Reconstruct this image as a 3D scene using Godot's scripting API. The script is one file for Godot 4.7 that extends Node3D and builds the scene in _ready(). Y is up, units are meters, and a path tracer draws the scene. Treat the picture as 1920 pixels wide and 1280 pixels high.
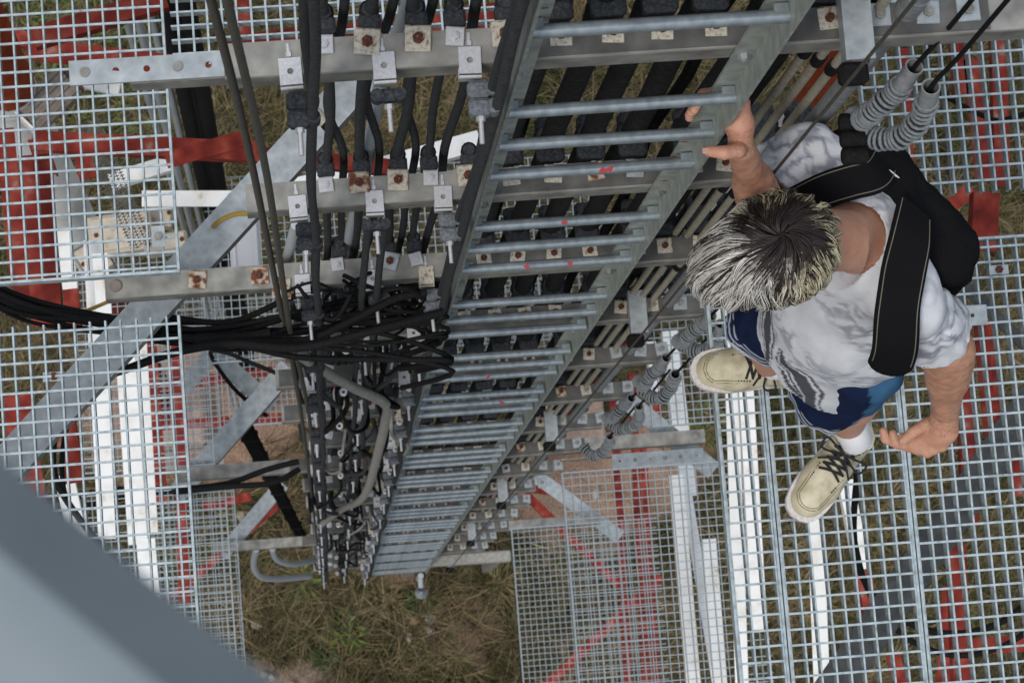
extends Node3D
# A galvanised lattice tower seen from inside, looking down: heights are given as metres below the eye (h), the ground lies at h = 21.
const H := 21.0
var M := {}
var used := {}
var cache := {}
var rng := RandomNumberGenerator.new()

class MB:
	var v := PackedVector3Array()
	var n := PackedVector3Array()
	var c := PackedColorArray()
	var col := Color.WHITE
	func tri(a: Vector3, b: Vector3, d: Vector3, na: Vector3, nb: Vector3, nd: Vector3) -> void:
		if (d - a).cross(b - a).dot(na + nb + nd) < 0.0:
			v.append(a); v.append(d); v.append(b)
			n.append(na); n.append(nd); n.append(nb)
		else:
			v.append(a); v.append(b); v.append(d)
			n.append(na); n.append(nb); n.append(nd)
		c.append(col); c.append(col); c.append(col)
	func quad(a: Vector3, b: Vector3, d: Vector3, e: Vector3, nn: Vector3) -> void:
		tri(a, b, d, nn, nn, nn)
		tri(a, d, e, nn, nn, nn)
	func box(ce: Vector3, s: Vector3, b := Basis.IDENTITY) -> void:
		var x := b.x * s.x * 0.5
		var y := b.y * s.y * 0.5
		var z := b.z * s.z * 0.5
		for k in [[x, y, z], [y, z, x], [z, x, y]]:
			for sg in [-1.0, 1.0]:
				var o: Vector3 = ce + k[0] * sg
				var p: Vector3 = k[1]
				var q: Vector3 = k[2]
				quad(o - p - q, o + p - q, o + p + q, o - p + q, (k[0] * sg).normalized())
	# box with chamfered edges round its top and sides
	func cbox(ce: Vector3, s: Vector3, ch: float, b := Basis.IDENTITY) -> void:
		var hx := s.x * 0.5
		var hy := s.y * 0.5
		var hz := s.z * 0.5
		var poly := PackedVector2Array([Vector2(-hx + ch, -hz), Vector2(hx - ch, -hz), Vector2(hx, -hz + ch), Vector2(hx, hz - ch), Vector2(hx - ch, hz), Vector2(-hx + ch, hz), Vector2(-hx, hz - ch), Vector2(-hx, -hz + ch)])
		var rings := []
		for r in [[-hy, ch], [-hy + ch, 0.0], [hy - ch, 0.0], [hy, ch]]:
			var ring := []
			for p in poly:
				ring.append(ce + b * Vector3(p.x * (1.0 - r[1] / hx), r[0], p.y * (1.0 - r[1] / hz)))
			rings.append(ring)
		for i in 3:
			for j in 8:
				var a: Vector3 = rings[i][j]
				var bb: Vector3 = rings[i][(j + 1) % 8]
				var d: Vector3 = rings[i + 1][(j + 1) % 8]
				var e: Vector3 = rings[i + 1][j]
				var nn := (bb - a).cross(e - a).normalized()
				if nn.dot((a + d) * 0.5 - ce) < 0.0:
					nn = -nn
				quad(a, bb, d, e, nn)
		for k in [0, 3]:
			var nn: Vector3 = b.y * (1.0 if k == 3 else -1.0)
			for j in range(1, 7):
				tri(rings[k][0], rings[k][j], rings[k][j + 1], nn, nn, nn)
	func tube(pts: Array, r, sides := 10, caps := true, cols = null) -> void:
		var m := pts.size()
		var t0: Vector3 = (pts[1] - pts[0]).normalized()
		var u := t0.cross(Vector3.UP if absf(t0.y) < 0.9 else Vector3.RIGHT).normalized()
		var prev := []
		var pn := []
		for i in m:
			var t: Vector3 = (pts[mini(i + 1, m - 1)] - pts[maxi(i - 1, 0)]).normalized()
			u = (u - t * u.dot(t)).normalized()
			var w := t.cross(u)
			var rr: float = r[i] if r is Array else r
			var ring := []
			var rn := []
			for j in sides:
				var an := TAU * j / sides
				var dd := u * cos(an) + w * sin(an)
				ring.append(pts[i] + dd * rr)
				rn.append(dd)
			if i > 0:
				if cols != null:
					col = cols[i]
				for j in sides:
					var k := (j + 1) % sides
					tri(prev[j], prev[k], ring[k], pn[j], pn[k], rn[k])
					tri(prev[j], ring[k], ring[j], pn[j], rn[k], rn[j])
			if caps and (i == 0 or i == m - 1):
				var cn := t * (-1.0 if i == 0 else 1.0)
				for j in range(1, sides - 1):
					tri(ring[0], ring[j], ring[j + 1], cn, cn, cn)
			prev = ring
			pn = rn
	func rod(a: Vector3, b: Vector3, r: float, sides := 10) -> void:
		tube([a, b], r, sides)
	# a closed outline (in the plane across the axis) drawn out from a to b; outline x runs along side, y along up
	func prism(poly: PackedVector2Array, a: Vector3, b: Vector3, up: Vector3) -> void:
		var t := (b - a).normalized()
		var side := t.cross(up).normalized()
		var uu := side.cross(t).normalized()
		var m := poly.size()
		var area := 0.0
		for i in m:
			area += poly[i].cross(poly[(i + 1) % m])
		var sg := 1.0 if area > 0.0 else -1.0
		for i in m:
			var p := poly[i]
			var q := poly[(i + 1) % m]
			var o := side * p.x + uu * p.y
			var o2 := side * q.x + uu * q.y
			var e := (q - p).normalized() * sg
			quad(a + o, a + o2, b + o2, b + o, (side * e.y - uu * e.x).normalized())
		var ix := Geometry2D.triangulate_polygon(poly)
		for k in range(0, ix.size(), 3):
			var tr := []
			for l in 3:
				tr.append(side * poly[ix[k + l]].x + uu * poly[ix[k + l]].y)
			tri(a + tr[0], a + tr[1], a + tr[2], -t, -t, -t)
			tri(b + tr[0], b + tr[1], b + tr[2], t, t, t)
	func hexa(ce: Vector3, axis: Vector3, r: float, hh: float, sides := 6) -> void:
		var poly := PackedVector2Array()
		for i in sides:
			poly.append(Vector2(cos(TAU * i / sides), sin(TAU * i / sides)) * r)
		prism(poly, ce, ce + axis * hh, Vector3.UP if absf(axis.y) < 0.9 else Vector3.BACK)
	# flat plate lying in x and z with a round hole through it, top face at ce.y
	func holed(ce: Vector3, w: float, l: float, t: float, r: float, at := Vector2.ZERO) -> void:
		var angs := []
		for i in 12:
			angs.append(TAU * i / 12.0)
		for sx in [-1.0, 1.0]:
			for sz in [-1.0, 1.0]:
				angs.append(fposmod(atan2(sz * l * 0.5 - at.y, sx * w * 0.5 - at.x), TAU))
		angs.sort()
		for i in angs.size():
			var a0: float = angs[i]
			var a1: float = angs[(i + 1) % angs.size()]
			var ps := []
			for an in [a0, a1]:
				var d := Vector2(cos(an), sin(an))
				var sc := 1e9
				if absf(d.x) > 1e-5:
					sc = minf(sc, ((w * 0.5 * signf(d.x)) - at.x) / d.x)
				if absf(d.y) > 1e-5:
					sc = minf(sc, ((l * 0.5 * signf(d.y)) - at.y) / d.y)
				ps.append([at + d * r, at + d * sc, d])
			for f in [[0.0, Vector3.UP], [-t, Vector3.DOWN]]:
				var y: float = f[0]
				quad(ce + Vector3(ps[0][0].x, y, ps[0][0].y), ce + Vector3(ps[0][1].x, y, ps[0][1].y), ce + Vector3(ps[1][1].x, y, ps[1][1].y), ce + Vector3(ps[1][0].x, y, ps[1][0].y), f[1])
			var d0 := Vector3(-ps[0][2].x, 0, -ps[0][2].y)
			quad(ce + Vector3(ps[0][0].x, 0, ps[0][0].y), ce + Vector3(ps[1][0].x, 0, ps[1][0].y), ce + Vector3(ps[1][0].x, -t, ps[1][0].y), ce + Vector3(ps[0][0].x, -t, ps[0][0].y), d0)
		for s in [[Vector3(w * 0.5, 0, 0), Vector3(0, 0, l * 0.5)], [Vector3(0, 0, l * 0.5), Vector3(w * 0.5, 0, 0)]]:
			for sg in [-1.0, 1.0]:
				var o: Vector3 = ce + s[0] * sg
				var q: Vector3 = s[1]
				quad(o - q, o + q, o + q - Vector3(0, t, 0), o - q - Vector3(0, t, 0), s[0].normalized() * sg)
	func done() -> ArrayMesh:
		var a := []
		a.resize(Mesh.ARRAY_MAX)
		a[Mesh.ARRAY_VERTEX] = v
		a[Mesh.ARRAY_NORMAL] = n
		a[Mesh.ARRAY_COLOR] = c
		var m := ArrayMesh.new()
		m.add_surface_from_arrays(Mesh.PRIMITIVE_TRIANGLES, a)
		return m

# a distance field on a grid, meshed as surface nets
class Field:
	var o: Vector3
	var nx: int
	var ny: int
	var nz: int
	var s: float
	var d := PackedFloat32Array()
	func _init(lo: Vector3, hi: Vector3, cell: float) -> void:
		o = lo
		s = cell
		nx = int(ceil((hi.x - lo.x) / cell)) + 1
		ny = int(ceil((hi.y - lo.y) / cell)) + 1
		nz = int(ceil((hi.z - lo.z) / cell)) + 1
		d.resize(nx * ny * nz)
		d.fill(0.2)
	func span(lo: Vector3, hi: Vector3) -> Array:
		return [clampi(int((lo.x - o.x) / s), 0, nx - 1), clampi(int((hi.x - o.x) / s) + 1, 0, nx - 1), clampi(int((lo.y - o.y) / s), 0, ny - 1), clampi(int((hi.y - o.y) / s) + 1, 0, ny - 1), clampi(int((lo.z - o.z) / s), 0, nz - 1), clampi(int((hi.z - o.z) / s) + 1, 0, nz - 1)]
	# tapered capsule joined with a smooth minimum; flat squeezes it along one direction
	func cap(a: Vector3, b: Vector3, ra: float, rb: float, k := 0.03, flat := Vector3.ZERO, sq := 1.0) -> void:
		var mg := maxf(ra, rb) * maxf(1.0, 1.0 / sq) + k + 2.0 * s
		var r := span(a.min(b) - Vector3.ONE * mg, a.max(b) + Vector3.ONE * mg)
		var ab := b - a
		var l2 := maxf(ab.length_squared(), 1e-8)
		var dr := rb - ra
		var squeeze := flat != Vector3.ZERO
		for iz in range(r[4], r[5] + 1):
			for iy in range(r[2], r[3] + 1):
				var at: int = (iz * ny + iy) * nx
				for ix in range(r[0], r[1] + 1):
					var p := Vector3(o.x + ix * s, o.y + iy * s, o.z + iz * s) - a
					var t := clampf(p.dot(ab) / l2, 0.0, 1.0)
					var q := p - ab * t
					if squeeze:
						q += flat * q.dot(flat) * (sq - 1.0)
					var e := q.length() - ra - dr * t
					var f := d[at + ix]
					var hh := maxf(k - absf(e - f), 0.0)
					d[at + ix] = minf(e, f) - hh * hh * 0.25 / k
	func ell(ce: Vector3, b: Basis, ra: Vector3, k := 0.03) -> void:
		var mr := maxf(ra.x, maxf(ra.y, ra.z)) + k + 2.0 * s
		var mn := minf(ra.x, minf(ra.y, ra.z))
		var r := span(ce - Vector3.ONE * mr, ce + Vector3.ONE * mr)
		var inv := b.transposed()
		for iz in range(r[4], r[5] + 1):
			for iy in range(r[2], r[3] + 1):
				var at: int = (iz * ny + iy) * nx
				for ix in range(r[0], r[1] + 1):
					var p := inv * (Vector3(o.x + ix * s, o.y + iy * s, o.z + iz * s) - ce)
					var q := (p / ra).length()
					var q2 := (p / (ra * ra)).length()
					var e := q * (q - 1.0) / q2 if q2 > 1e-4 else -mn
					var f := d[at + ix]
					var hh := maxf(k - absf(e - f), 0.0)
					d[at + ix] = minf(e, f) - hh * hh * 0.25 / k
	# keep only what lies behind the plane (normal nn points to what is cut away); only inside the ball
	func cut(p: Vector3, nn: Vector3, ce := Vector3.ZERO, rad := 1e9) -> void:
		for iz in nz:
			for iy in ny:
				var at := (iz * ny + iy) * nx
				for ix in nx:
					if d[at + ix] > 0.15:
						continue
					var q := Vector3(o.x + ix * s, o.y + iy * s, o.z + iz * s)
					if q.distance_to(ce) < rad:
						d[at + ix] = maxf(d[at + ix], (q - p).dot(nn))
	func carve(a: Vector3, b: Vector3, ra: float, rb: float) -> void:
		var mg := maxf(ra, rb) + 2.0 * s
		var r := span(a.min(b) - Vector3.ONE * mg, a.max(b) + Vector3.ONE * mg)
		var ab := b - a
		for iz in range(r[4], r[5] + 1):
			for iy in range(r[2], r[3] + 1):
				var at: int = (iz * ny + iy) * nx
				for ix in range(r[0], r[1] + 1):
					var p := Vector3(o.x + ix * s, o.y + iy * s, o.z + iz * s) - a
					var t := clampf(p.dot(ab) / ab.length_squared(), 0.0, 1.0)
					d[at + ix] = maxf(d[at + ix], lerpf(ra, rb, t) - (p - ab * t).length())
	func top(x: float, z: float) -> float:
		var ix := clampi(int(round((x - o.x) / s)), 0, nx - 1)
		var iz := clampi(int(round((z - o.z) / s)), 0, nz - 1)
		for iy in range(ny - 1, 0, -1):
			var b := d[(iz * ny + iy - 1) * nx + ix]
			if b < 0.0:
				var a := d[(iz * ny + iy) * nx + ix]
				return o.y + (iy - 1 + b / (b - a)) * s
		return o.y
	func rough(nz_: FastNoiseLite, amp: float, stretch := Vector3.ONE) -> void:
		for iz in nz:
			for iy in ny:
				var at := (iz * ny + iy) * nx
				for ix in nx:
					if absf(d[at + ix]) < 0.05:
						d[at + ix] += amp * nz_.get_noise_3d((o.x + ix * s) * stretch.x, (o.y + iy * s) * stretch.y, (o.z + iz * s) * stretch.z)
	var vs := PackedVector3Array()
	var ns := PackedVector3Array()
	var id := PackedInt32Array()
	func build() -> void:
		id.resize(nx * ny * nz)
		id.fill(-1)
		var sy := nx
		var sz := nx * ny
		var off := [0, 1, sy, sy + 1, sz, sz + 1, sz + sy, sz + sy + 1]
		var pos := [Vector3(0, 0, 0), Vector3(1, 0, 0), Vector3(0, 1, 0), Vector3(1, 1, 0), Vector3(0, 0, 1), Vector3(1, 0, 1), Vector3(0, 1, 1), Vector3(1, 1, 1)]
		var edges := [[0, 1], [2, 3], [4, 5], [6, 7], [0, 2], [1, 3], [4, 6], [5, 7], [0, 4], [1, 5], [2, 6], [3, 7]]
		for iz in nz - 1:
			for iy in ny - 1:
				var row := (iz * ny + iy) * nx
				for ix in nx - 1:
					var at := row + ix
					var f0 := d[at]
					if f0 > 3.0 * s or f0 < -3.0 * s:
						continue
					var neg := 0
					for k in 8:
						if d[at + off[k]] < 0.0:
							neg += 1
					if neg == 0 or neg == 8:
						continue
					var sum := Vector3.ZERO
					var cnt := 0
					for e in edges:
						var fa := d[at + off[e[0]]]
						var fb := d[at + off[e[1]]]
						if (fa < 0.0) != (fb < 0.0):
							sum += pos[e[0]].lerp(pos[e[1]], fa / (fa - fb))
							cnt += 1
					var g := Vector3(d[at + 1] + d[at + sy + 1] + d[at + sz + 1] + d[at + sz + sy + 1] - d[at] - d[at + sy] - d[at + sz] - d[at + sz + sy], d[at + sy] + d[at + sy + 1] + d[at + sz + sy] + d[at + sz + sy + 1] - d[at] - d[at + 1] - d[at + sz] - d[at + sz + 1], d[at + sz] + d[at + sz + 1] + d[at + sz + sy] + d[at + sz + sy + 1] - d[at] - d[at + 1] - d[at + sy] - d[at + sy + 1])
					id[at] = vs.size()
					var w := o + (Vector3(ix, iy, iz) + sum / cnt) * s
					vs.append(w)
					ns.append(g.normalized())
	func mesh(mb: MB, cs := PackedColorArray()) -> void:
		if vs.is_empty():
			build()
		var sy := nx
		var sz := nx * ny
		var painted := not cs.is_empty()
		for iz in range(1, nz - 1):
			for iy in range(1, ny - 1):
				var row := (iz * ny + iy) * nx
				for ix in range(1, nx - 1):
					var at := row + ix
					var f0 := d[at]
					if f0 > 3.0 * s or f0 < -3.0 * s:
						continue
					for ax in 3:
						var st: int = [1, sy, sz][ax]
						if (f0 < 0.0) == (d[at + st] < 0.0):
							continue
						var b1: int = [sy, sz, 1][ax]
						var b2: int = [sz, 1, sy][ax]
						var q := [id[at], id[at - b1], id[at - b1 - b2], id[at - b2]]
						if q[0] < 0 or q[1] < 0 or q[2] < 0 or q[3] < 0:
							continue
						for t in [[0, 1, 2], [0, 2, 3]]:
							mb.tri(vs[q[t[0]]], vs[q[t[1]]], vs[q[t[2]]], ns[q[t[0]]], ns[q[t[1]]], ns[q[t[2]]])
							if painted:
								var m := mb.c.size()
								var flip := mb.v[m - 2] != vs[q[t[1]]]
								mb.c[m - 3] = cs[q[t[0]]]
								mb.c[m - 2] = cs[q[t[2]]] if flip else cs[q[t[1]]]
								mb.c[m - 1] = cs[q[t[1]]] if flip else cs[q[t[2]]]

func W(x: float, h: float, z: float) -> Vector3:
	return Vector3(x, H - h, z)

func A(a) -> Vector3:
	return Vector3(a[0], H - a[1], a[2])

func numbered(called: String) -> String:
	if not used.has(called):
		used[called] = 0
		return called
	used[called] += 1
	return "%s_%03d" % [called, used[called]]

func tag(o: Node, label: String, category: String, group := "") -> void:
	o.set_meta("label", label)
	o.set_meta("category", category)
	if group:
		o.set_meta("group", group)

func obj(called: String, mesh: Mesh, m: Material, parent: Node = null) -> MeshInstance3D:
	var o := MeshInstance3D.new()
	o.mesh = mesh
	o.material_override = m
	if parent == null:
		o.name = numbered(called)
		add_child(o)
	else:
		o.name = called
		parent.add_child(o, true)
	return o

func thing(called: String, label: String, category: String, at: Vector3, group := "") -> Node3D:
	var o := Node3D.new()
	o.name = numbered(called)
	add_child(o)
	o.position = at
	tag(o, label, category, group)
	return o

func nth(i: int) -> String:
	return ["first", "second", "third", "fourth", "fifth", "sixth", "seventh", "eighth", "ninth", "tenth", "eleventh", "twelfth", "thirteenth", "fourteenth", "fifteenth", "sixteenth", "seventeenth", "eighteenth", "nineteenth", "twentieth"][i]

func smooth(pts: Array, n := 6) -> Array:
	var out := []
	var m := pts.size()
	for i in m - 1:
		var a: Vector3 = pts[maxi(i - 1, 0)]
		var b: Vector3 = pts[i]
		var c: Vector3 = pts[i + 1]
		var d: Vector3 = pts[mini(i + 2, m - 1)]
		for k in n:
			out.append(b.cubic_interpolate(c, a, d, float(k) / n))
	out.append(pts[m - 1])
	return out

func noise(freq: float, oct := 4, type := FastNoiseLite.TYPE_SIMPLEX_SMOOTH, sd := 1) -> FastNoiseLite:
	var f := FastNoiseLite.new()
	f.noise_type = type
	f.frequency = freq
	f.fractal_octaves = oct
	f.seed = sd
	return f

# colours given as real-world (linear) values
func lin(r: float, g: float, b: float) -> Color:
	return Color(r, g, b).linear_to_srgb()

func tex(freq: float, stops: Array, oct := 4, type := FastNoiseLite.TYPE_SIMPLEX_SMOOTH, size := 512, sd := 1) -> NoiseTexture2D:
	var t := NoiseTexture2D.new()
	t.width = size
	t.height = size
	t.seamless = true
	t.noise = noise(freq, oct, type, sd)
	var g := Gradient.new()
	var offs := PackedFloat32Array()
	var cols := PackedColorArray()
	for s in stops:
		offs.append(s[0])
		cols.append(s[1])
	g.offsets = offs
	g.colors = cols
	t.color_ramp = g
	return t

func bump(freq: float, strength: float, oct := 4, size := 512, sd := 3) -> NoiseTexture2D:
	var t := NoiseTexture2D.new()
	t.width = size
	t.height = size
	t.seamless = true
	t.as_normal_map = true
	t.bump_strength = strength
	t.noise = noise(freq, oct, FastNoiseLite.TYPE_SIMPLEX_SMOOTH, sd)
	return t

func mat(albedo, rough := 0.7, metal := 0.0, scale := 1.0, norm = null) -> StandardMaterial3D:
	var m := StandardMaterial3D.new()
	if albedo is Color:
		m.albedo_color = albedo
	else:
		m.albedo_texture = albedo
		m.uv1_triplanar = true
		m.uv1_world_triplanar = true
		m.uv1_scale = Vector3.ONE * scale
	m.roughness = rough
	m.metallic = metal
	if norm != null:
		m.normal_enabled = true
		m.normal_texture = norm
		m.uv1_triplanar = true
		m.uv1_world_triplanar = true
		m.uv1_scale = Vector3.ONE * scale
	return m

func vmat(rough := 0.8) -> StandardMaterial3D:
	var m := StandardMaterial3D.new()
	m.vertex_color_use_as_albedo = true
	m.roughness = rough
	return m

func materials() -> void:
	var sp := tex(0.02, [[0.0, lin(.246, .275, .295)], [0.45, lin(.328, .361, .381)], [0.7, lin(.377, .410, .435)], [1.0, lin(.459, .492, .508)]], 4, FastNoiseLite.TYPE_CELLULAR)
	M.galv = mat(sp, .48, .35, 3.0)
	M.grate = mat(tex(0.022, [[0.0, lin(.16, .16, .14)], [0.16, lin(.26, .31, .33)], [0.5, lin(.37, .44, .475)], [1.0, lin(.48, .545, .58)]], 5), .55, .15, 3.0)
	M.ladder = mat(tex(0.014, [[0.0, lin(.235, .271, .253)], [0.42, lin(.323, .356, .336)], [0.6, lin(.366, .397, .366)], [1.0, lin(.453, .479, .436)]], 5, FastNoiseLite.TYPE_SIMPLEX_SMOOTH, 512, 4), .55, .25, 2.5)
	M.rung = mat(tex(0.016, [[0.0, lin(.171, .203, .226)], [0.5, lin(.258, .300, .328)], [1.0, lin(.360, .405, .437)]], 4, FastNoiseLite.TYPE_SIMPLEX_SMOOTH, 512, 9), .33, .5, 4.0)
	M.strut = mat(tex(0.012, [[0.0, lin(.138, .133, .125)], [0.4, lin(.216, .211, .198)], [0.62, lin(.265, .262, .244)], [1.0, lin(.367, .359, .330)]], 5, FastNoiseLite.TYPE_SIMPLEX_SMOOTH, 512, 6), .6, .25, 2.0)
	M.strut_shade = mat(tex(0.012, [[0.0, lin(.050, .050, .048)], [0.5, lin(.086, .085, .081)], [1.0, lin(.144, .142, .135)]], 5, FastNoiseLite.TYPE_SIMPLEX_SMOOTH, 512, 6), .65, .2, 2.0)  # darkened copy of the strut steel, for the shaded flange strips
	M.silver = mat(tex(0.05, [[0.0, lin(.450, .450, .468)], [1.0, lin(.612, .621, .648)]], 3), .38, .35, 5.0)
	M.cream = mat(tex(0.03, [[0.0, lin(.092, .033, .012)], [0.17, lin(.240, .120, .056)], [0.3, lin(.389, .351, .287)], [0.6, lin(.481, .453, .389)], [1.0, lin(.554, .527, .462)]], 5, FastNoiseLite.TYPE_SIMPLEX_SMOOTH, 512, 7), .65, .05, 6.0)
	M.rust = mat(tex(0.04, [[0.0, lin(.025, .01, .006)], [0.5, lin(.085, .022, .012)], [0.8, lin(.17, .055, .022)], [1.0, lin(.30, .22, .16)]], 5), .85, .0, 8.0)
	M.black = mat(tex(0.03, [[0.0, lin(.005, .005, .005)], [0.6, lin(.010, .010, .011)], [1.0, lin(.019, .019, .020)]], 4), .5, 0, 6.0)
	M.feeder = mat(tex(0.02, [[0.0, lin(.007, .007, .008)], [0.5, lin(.016, .016, .017)], [0.8, lin(.027, .027, .029)], [1.0, lin(.051, .050, .048)]], 5, FastNoiseLite.TYPE_SIMPLEX_SMOOTH, 512, 11), .55, 0, 5.0, bump(0.03, 3.0))
	M.coax = mat(tex(0.025, [[0.0, lin(.024, .026, .029)], [0.5, lin(.042, .045, .049)], [1.0, lin(.082, .085, .088)]], 5, FastNoiseLite.TYPE_SIMPLEX_SMOOTH, 512, 12), .6, 0, 6.0, bump(0.03, 3.0))
	M.rubber = mat(tex(0.03, [[0.0, lin(.019, .021, .025)], [0.5, lin(.037, .041, .047)], [1.0, lin(.081, .087, .096)]], 5, FastNoiseLite.TYPE_SIMPLEX_SMOOTH, 512, 13), .65, 0, 7.0)
	M.rubber_pale = mat(tex(0.03, [[0.0, lin(.090, .100, .113)], [0.5, lin(.144, .157, .175)], [1.0, lin(.216, .234, .252)]], 5, FastNoiseLite.TYPE_SIMPLEX_SMOOTH, 512, 14), .65, 0, 7.0)
	M.rope = mat(tex(0.03, [[0.0, lin(.044, .040, .034)], [0.5, lin(.092, .084, .072)], [1.0, lin(.152, .144, .128)]], 4), .6, .3, 8.0, bump(0.06, 5.0))
	M.beige = mat(tex(0.02, [[0.0, lin(.221, .196, .145)], [0.5, lin(.340, .315, .246)], [1.0, lin(.442, .416, .340)]], 4), .55, 0, 4.0)
	M.pvc = mat(tex(0.02, [[0.0, lin(.212, .204, .187)], [0.6, lin(.306, .297, .272)], [1.0, lin(.374, .365, .340)]], 4), .5, 0, 3.0)
	M.grey_pipe = mat(tex(0.02, [[0.0, lin(.16, .17, .18)], [0.6, lin(.23, .24, .25)], [1.0, lin(.32, .33, .34)]], 4), .5, 0, 4.0)
	M.conduit = mat(lin(.414, .443, .460), .5)
	M.coil = mat(tex(0.03, [[0.0, lin(.13, .145, .155)], [0.6, lin(.21, .23, .245)], [1.0, lin(.30, .32, .335)]], 4), .5, 0, 7.0)
	M.red = mat(tex(0.012, [[0.0, lin(0.098, 0.014, 0.013)], [0.35, lin(0.180, 0.025, 0.018)], [0.6, lin(0.239, 0.036, 0.024)], [0.82, lin(0.284, 0.068, 0.046)], [1.0, lin(0.329, 0.222, 0.190)]], 5, FastNoiseLite.TYPE_SIMPLEX_SMOOTH, 512, 21), .55, 0, 1.6)
	M.orange = mat(tex(0.012, [[0.0, lin(.180, .025, .009)], [0.4, lin(.324, .052, .016)], [1.0, lin(.396, .081, .027)]], 5, FastNoiseLite.TYPE_SIMPLEX_SMOOTH, 512, 22), .55, 0, 1.4)
	M.white = mat(tex(0.012, [[0.0, lin(.50, .42, .34)], [0.2, lin(.72, .70, .66)], [0.5, lin(.80, .80, .79)], [1.0, lin(.84, .84, .84)]], 5, FastNoiseLite.TYPE_SIMPLEX_SMOOTH, 512, 23), .5, 0, 1.5)
	M.cabinet = mat(tex(0.015, [[0.0, lin(.306, .225, .144)], [0.3, lin(.495, .432, .342)], [1.0, lin(.612, .567, .486)]], 5, FastNoiseLite.TYPE_SIMPLEX_SMOOTH, 512, 24), .6, 0, 2.0)
	M.tan = mat(tex(0.02, [[0.0, lin(.136, .111, .089)], [0.6, lin(.212, .183, .157)], [1.0, lin(.281, .246, .221)]], 5), .7, 0, 2.0)
	M.brown = mat(lin(.075, .035, .022), .8)
	M.yellow = mat(lin(.42, .28, .05), .5)
	M.green = mat(lin(.16, .36, .10), .5)
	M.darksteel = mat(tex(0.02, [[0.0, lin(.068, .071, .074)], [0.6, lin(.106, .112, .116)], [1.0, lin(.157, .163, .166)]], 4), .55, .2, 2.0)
	M.near = mat(tex(0.012, [[0.0, lin(.129, .162, .185)], [0.5, lin(.168, .204, .227)], [1.0, lin(.213, .246, .269)]], 3), .5, .25, 2.0)
	M.grate_low = mat(tex(0.03, [[0.0, lin(.21, .25, .28)], [0.5, lin(.29, .34, .37)], [1.0, lin(.37, .42, .45)]], 4), .6, .15, 5.0)
	for k in ["black", "feeder", "coax", "rubber", "rubber_pale", "coil", "grey_pipe", "red", "orange"]:
		M[k].metallic_specular = .28
		M[k].roughness = .8
	M.blood = mat(lin(.42, .03, .035), .5)
	M.vertex = vmat(.75)
	M.skin = vmat(.55)
	M.skin.subsurf_scatter_enabled = true
	M.skin.subsurf_scatter_strength = 0.08
	M.cloth = vmat(.95)
	M.cloth.metallic_specular = .15
	M.cloth.normal_enabled = true
	M.cloth.normal_texture = bump(0.09, 2.5, 3, 512, 19)
	M.cloth.uv1_triplanar = true
	M.cloth.uv1_scale = Vector3.ONE * 9.0
	M.hair = vmat(.5)
	M.thread = mat(lin(.16, .155, .12), .8)
	M.pack = mat(tex(0.05, [[0.0, lin(.006, .006, .007)], [1.0, lin(.013, .013, .015)]], 4), .9, 0, 8.0, bump(0.08, 4.0))
	M.strap = mat(tex(0.05, [[0.0, lin(.007, .007, .008)], [1.0, lin(.014, .014, .016)]], 4), .95, 0, 10.0, bump(0.1, 3.0))
	M.pack.metallic_specular = .15
	M.strap.metallic_specular = .15
	M.lace = mat(lin(.012, .012, .013), .8)
	M.plain_white = mat(lin(.66, .66, .68), .8)
	M.sole = mat(tex(0.03, [[0.0, lin(.475, .437, .399)], [0.4, lin(.608, .570, .551)], [1.0, lin(.684, .655, .646)]], 4), .7, 0, 6.0)
	M.shoe = mat(tex(0.012, [[0.0, lin(.30, .25, .16)], [0.25, lin(.42, .37, .25)], [0.55, lin(.55, .495, .35)], [1.0, lin(.64, .59, .45)]], 5, FastNoiseLite.TYPE_SIMPLEX_SMOOTH, 512, 31), .55, 0, 4.0, bump(0.05, 1.2))

const DX := 0.012
const XL := 0.359
const XR := 0.767
const ZF := -0.9625   # front edge of the ladder's stiles
const ZB := -1.017   # front face of the cable brackets

func rung_h(n: int) -> float:
	return 3.975 + .2765 * n if n <= 12 else 3.975 + .2765 * 12 + .247 * (n - 12)

func bracket_h(k: int) -> float:
	return 4.28 if k == 0 else 4.45 + k

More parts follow.
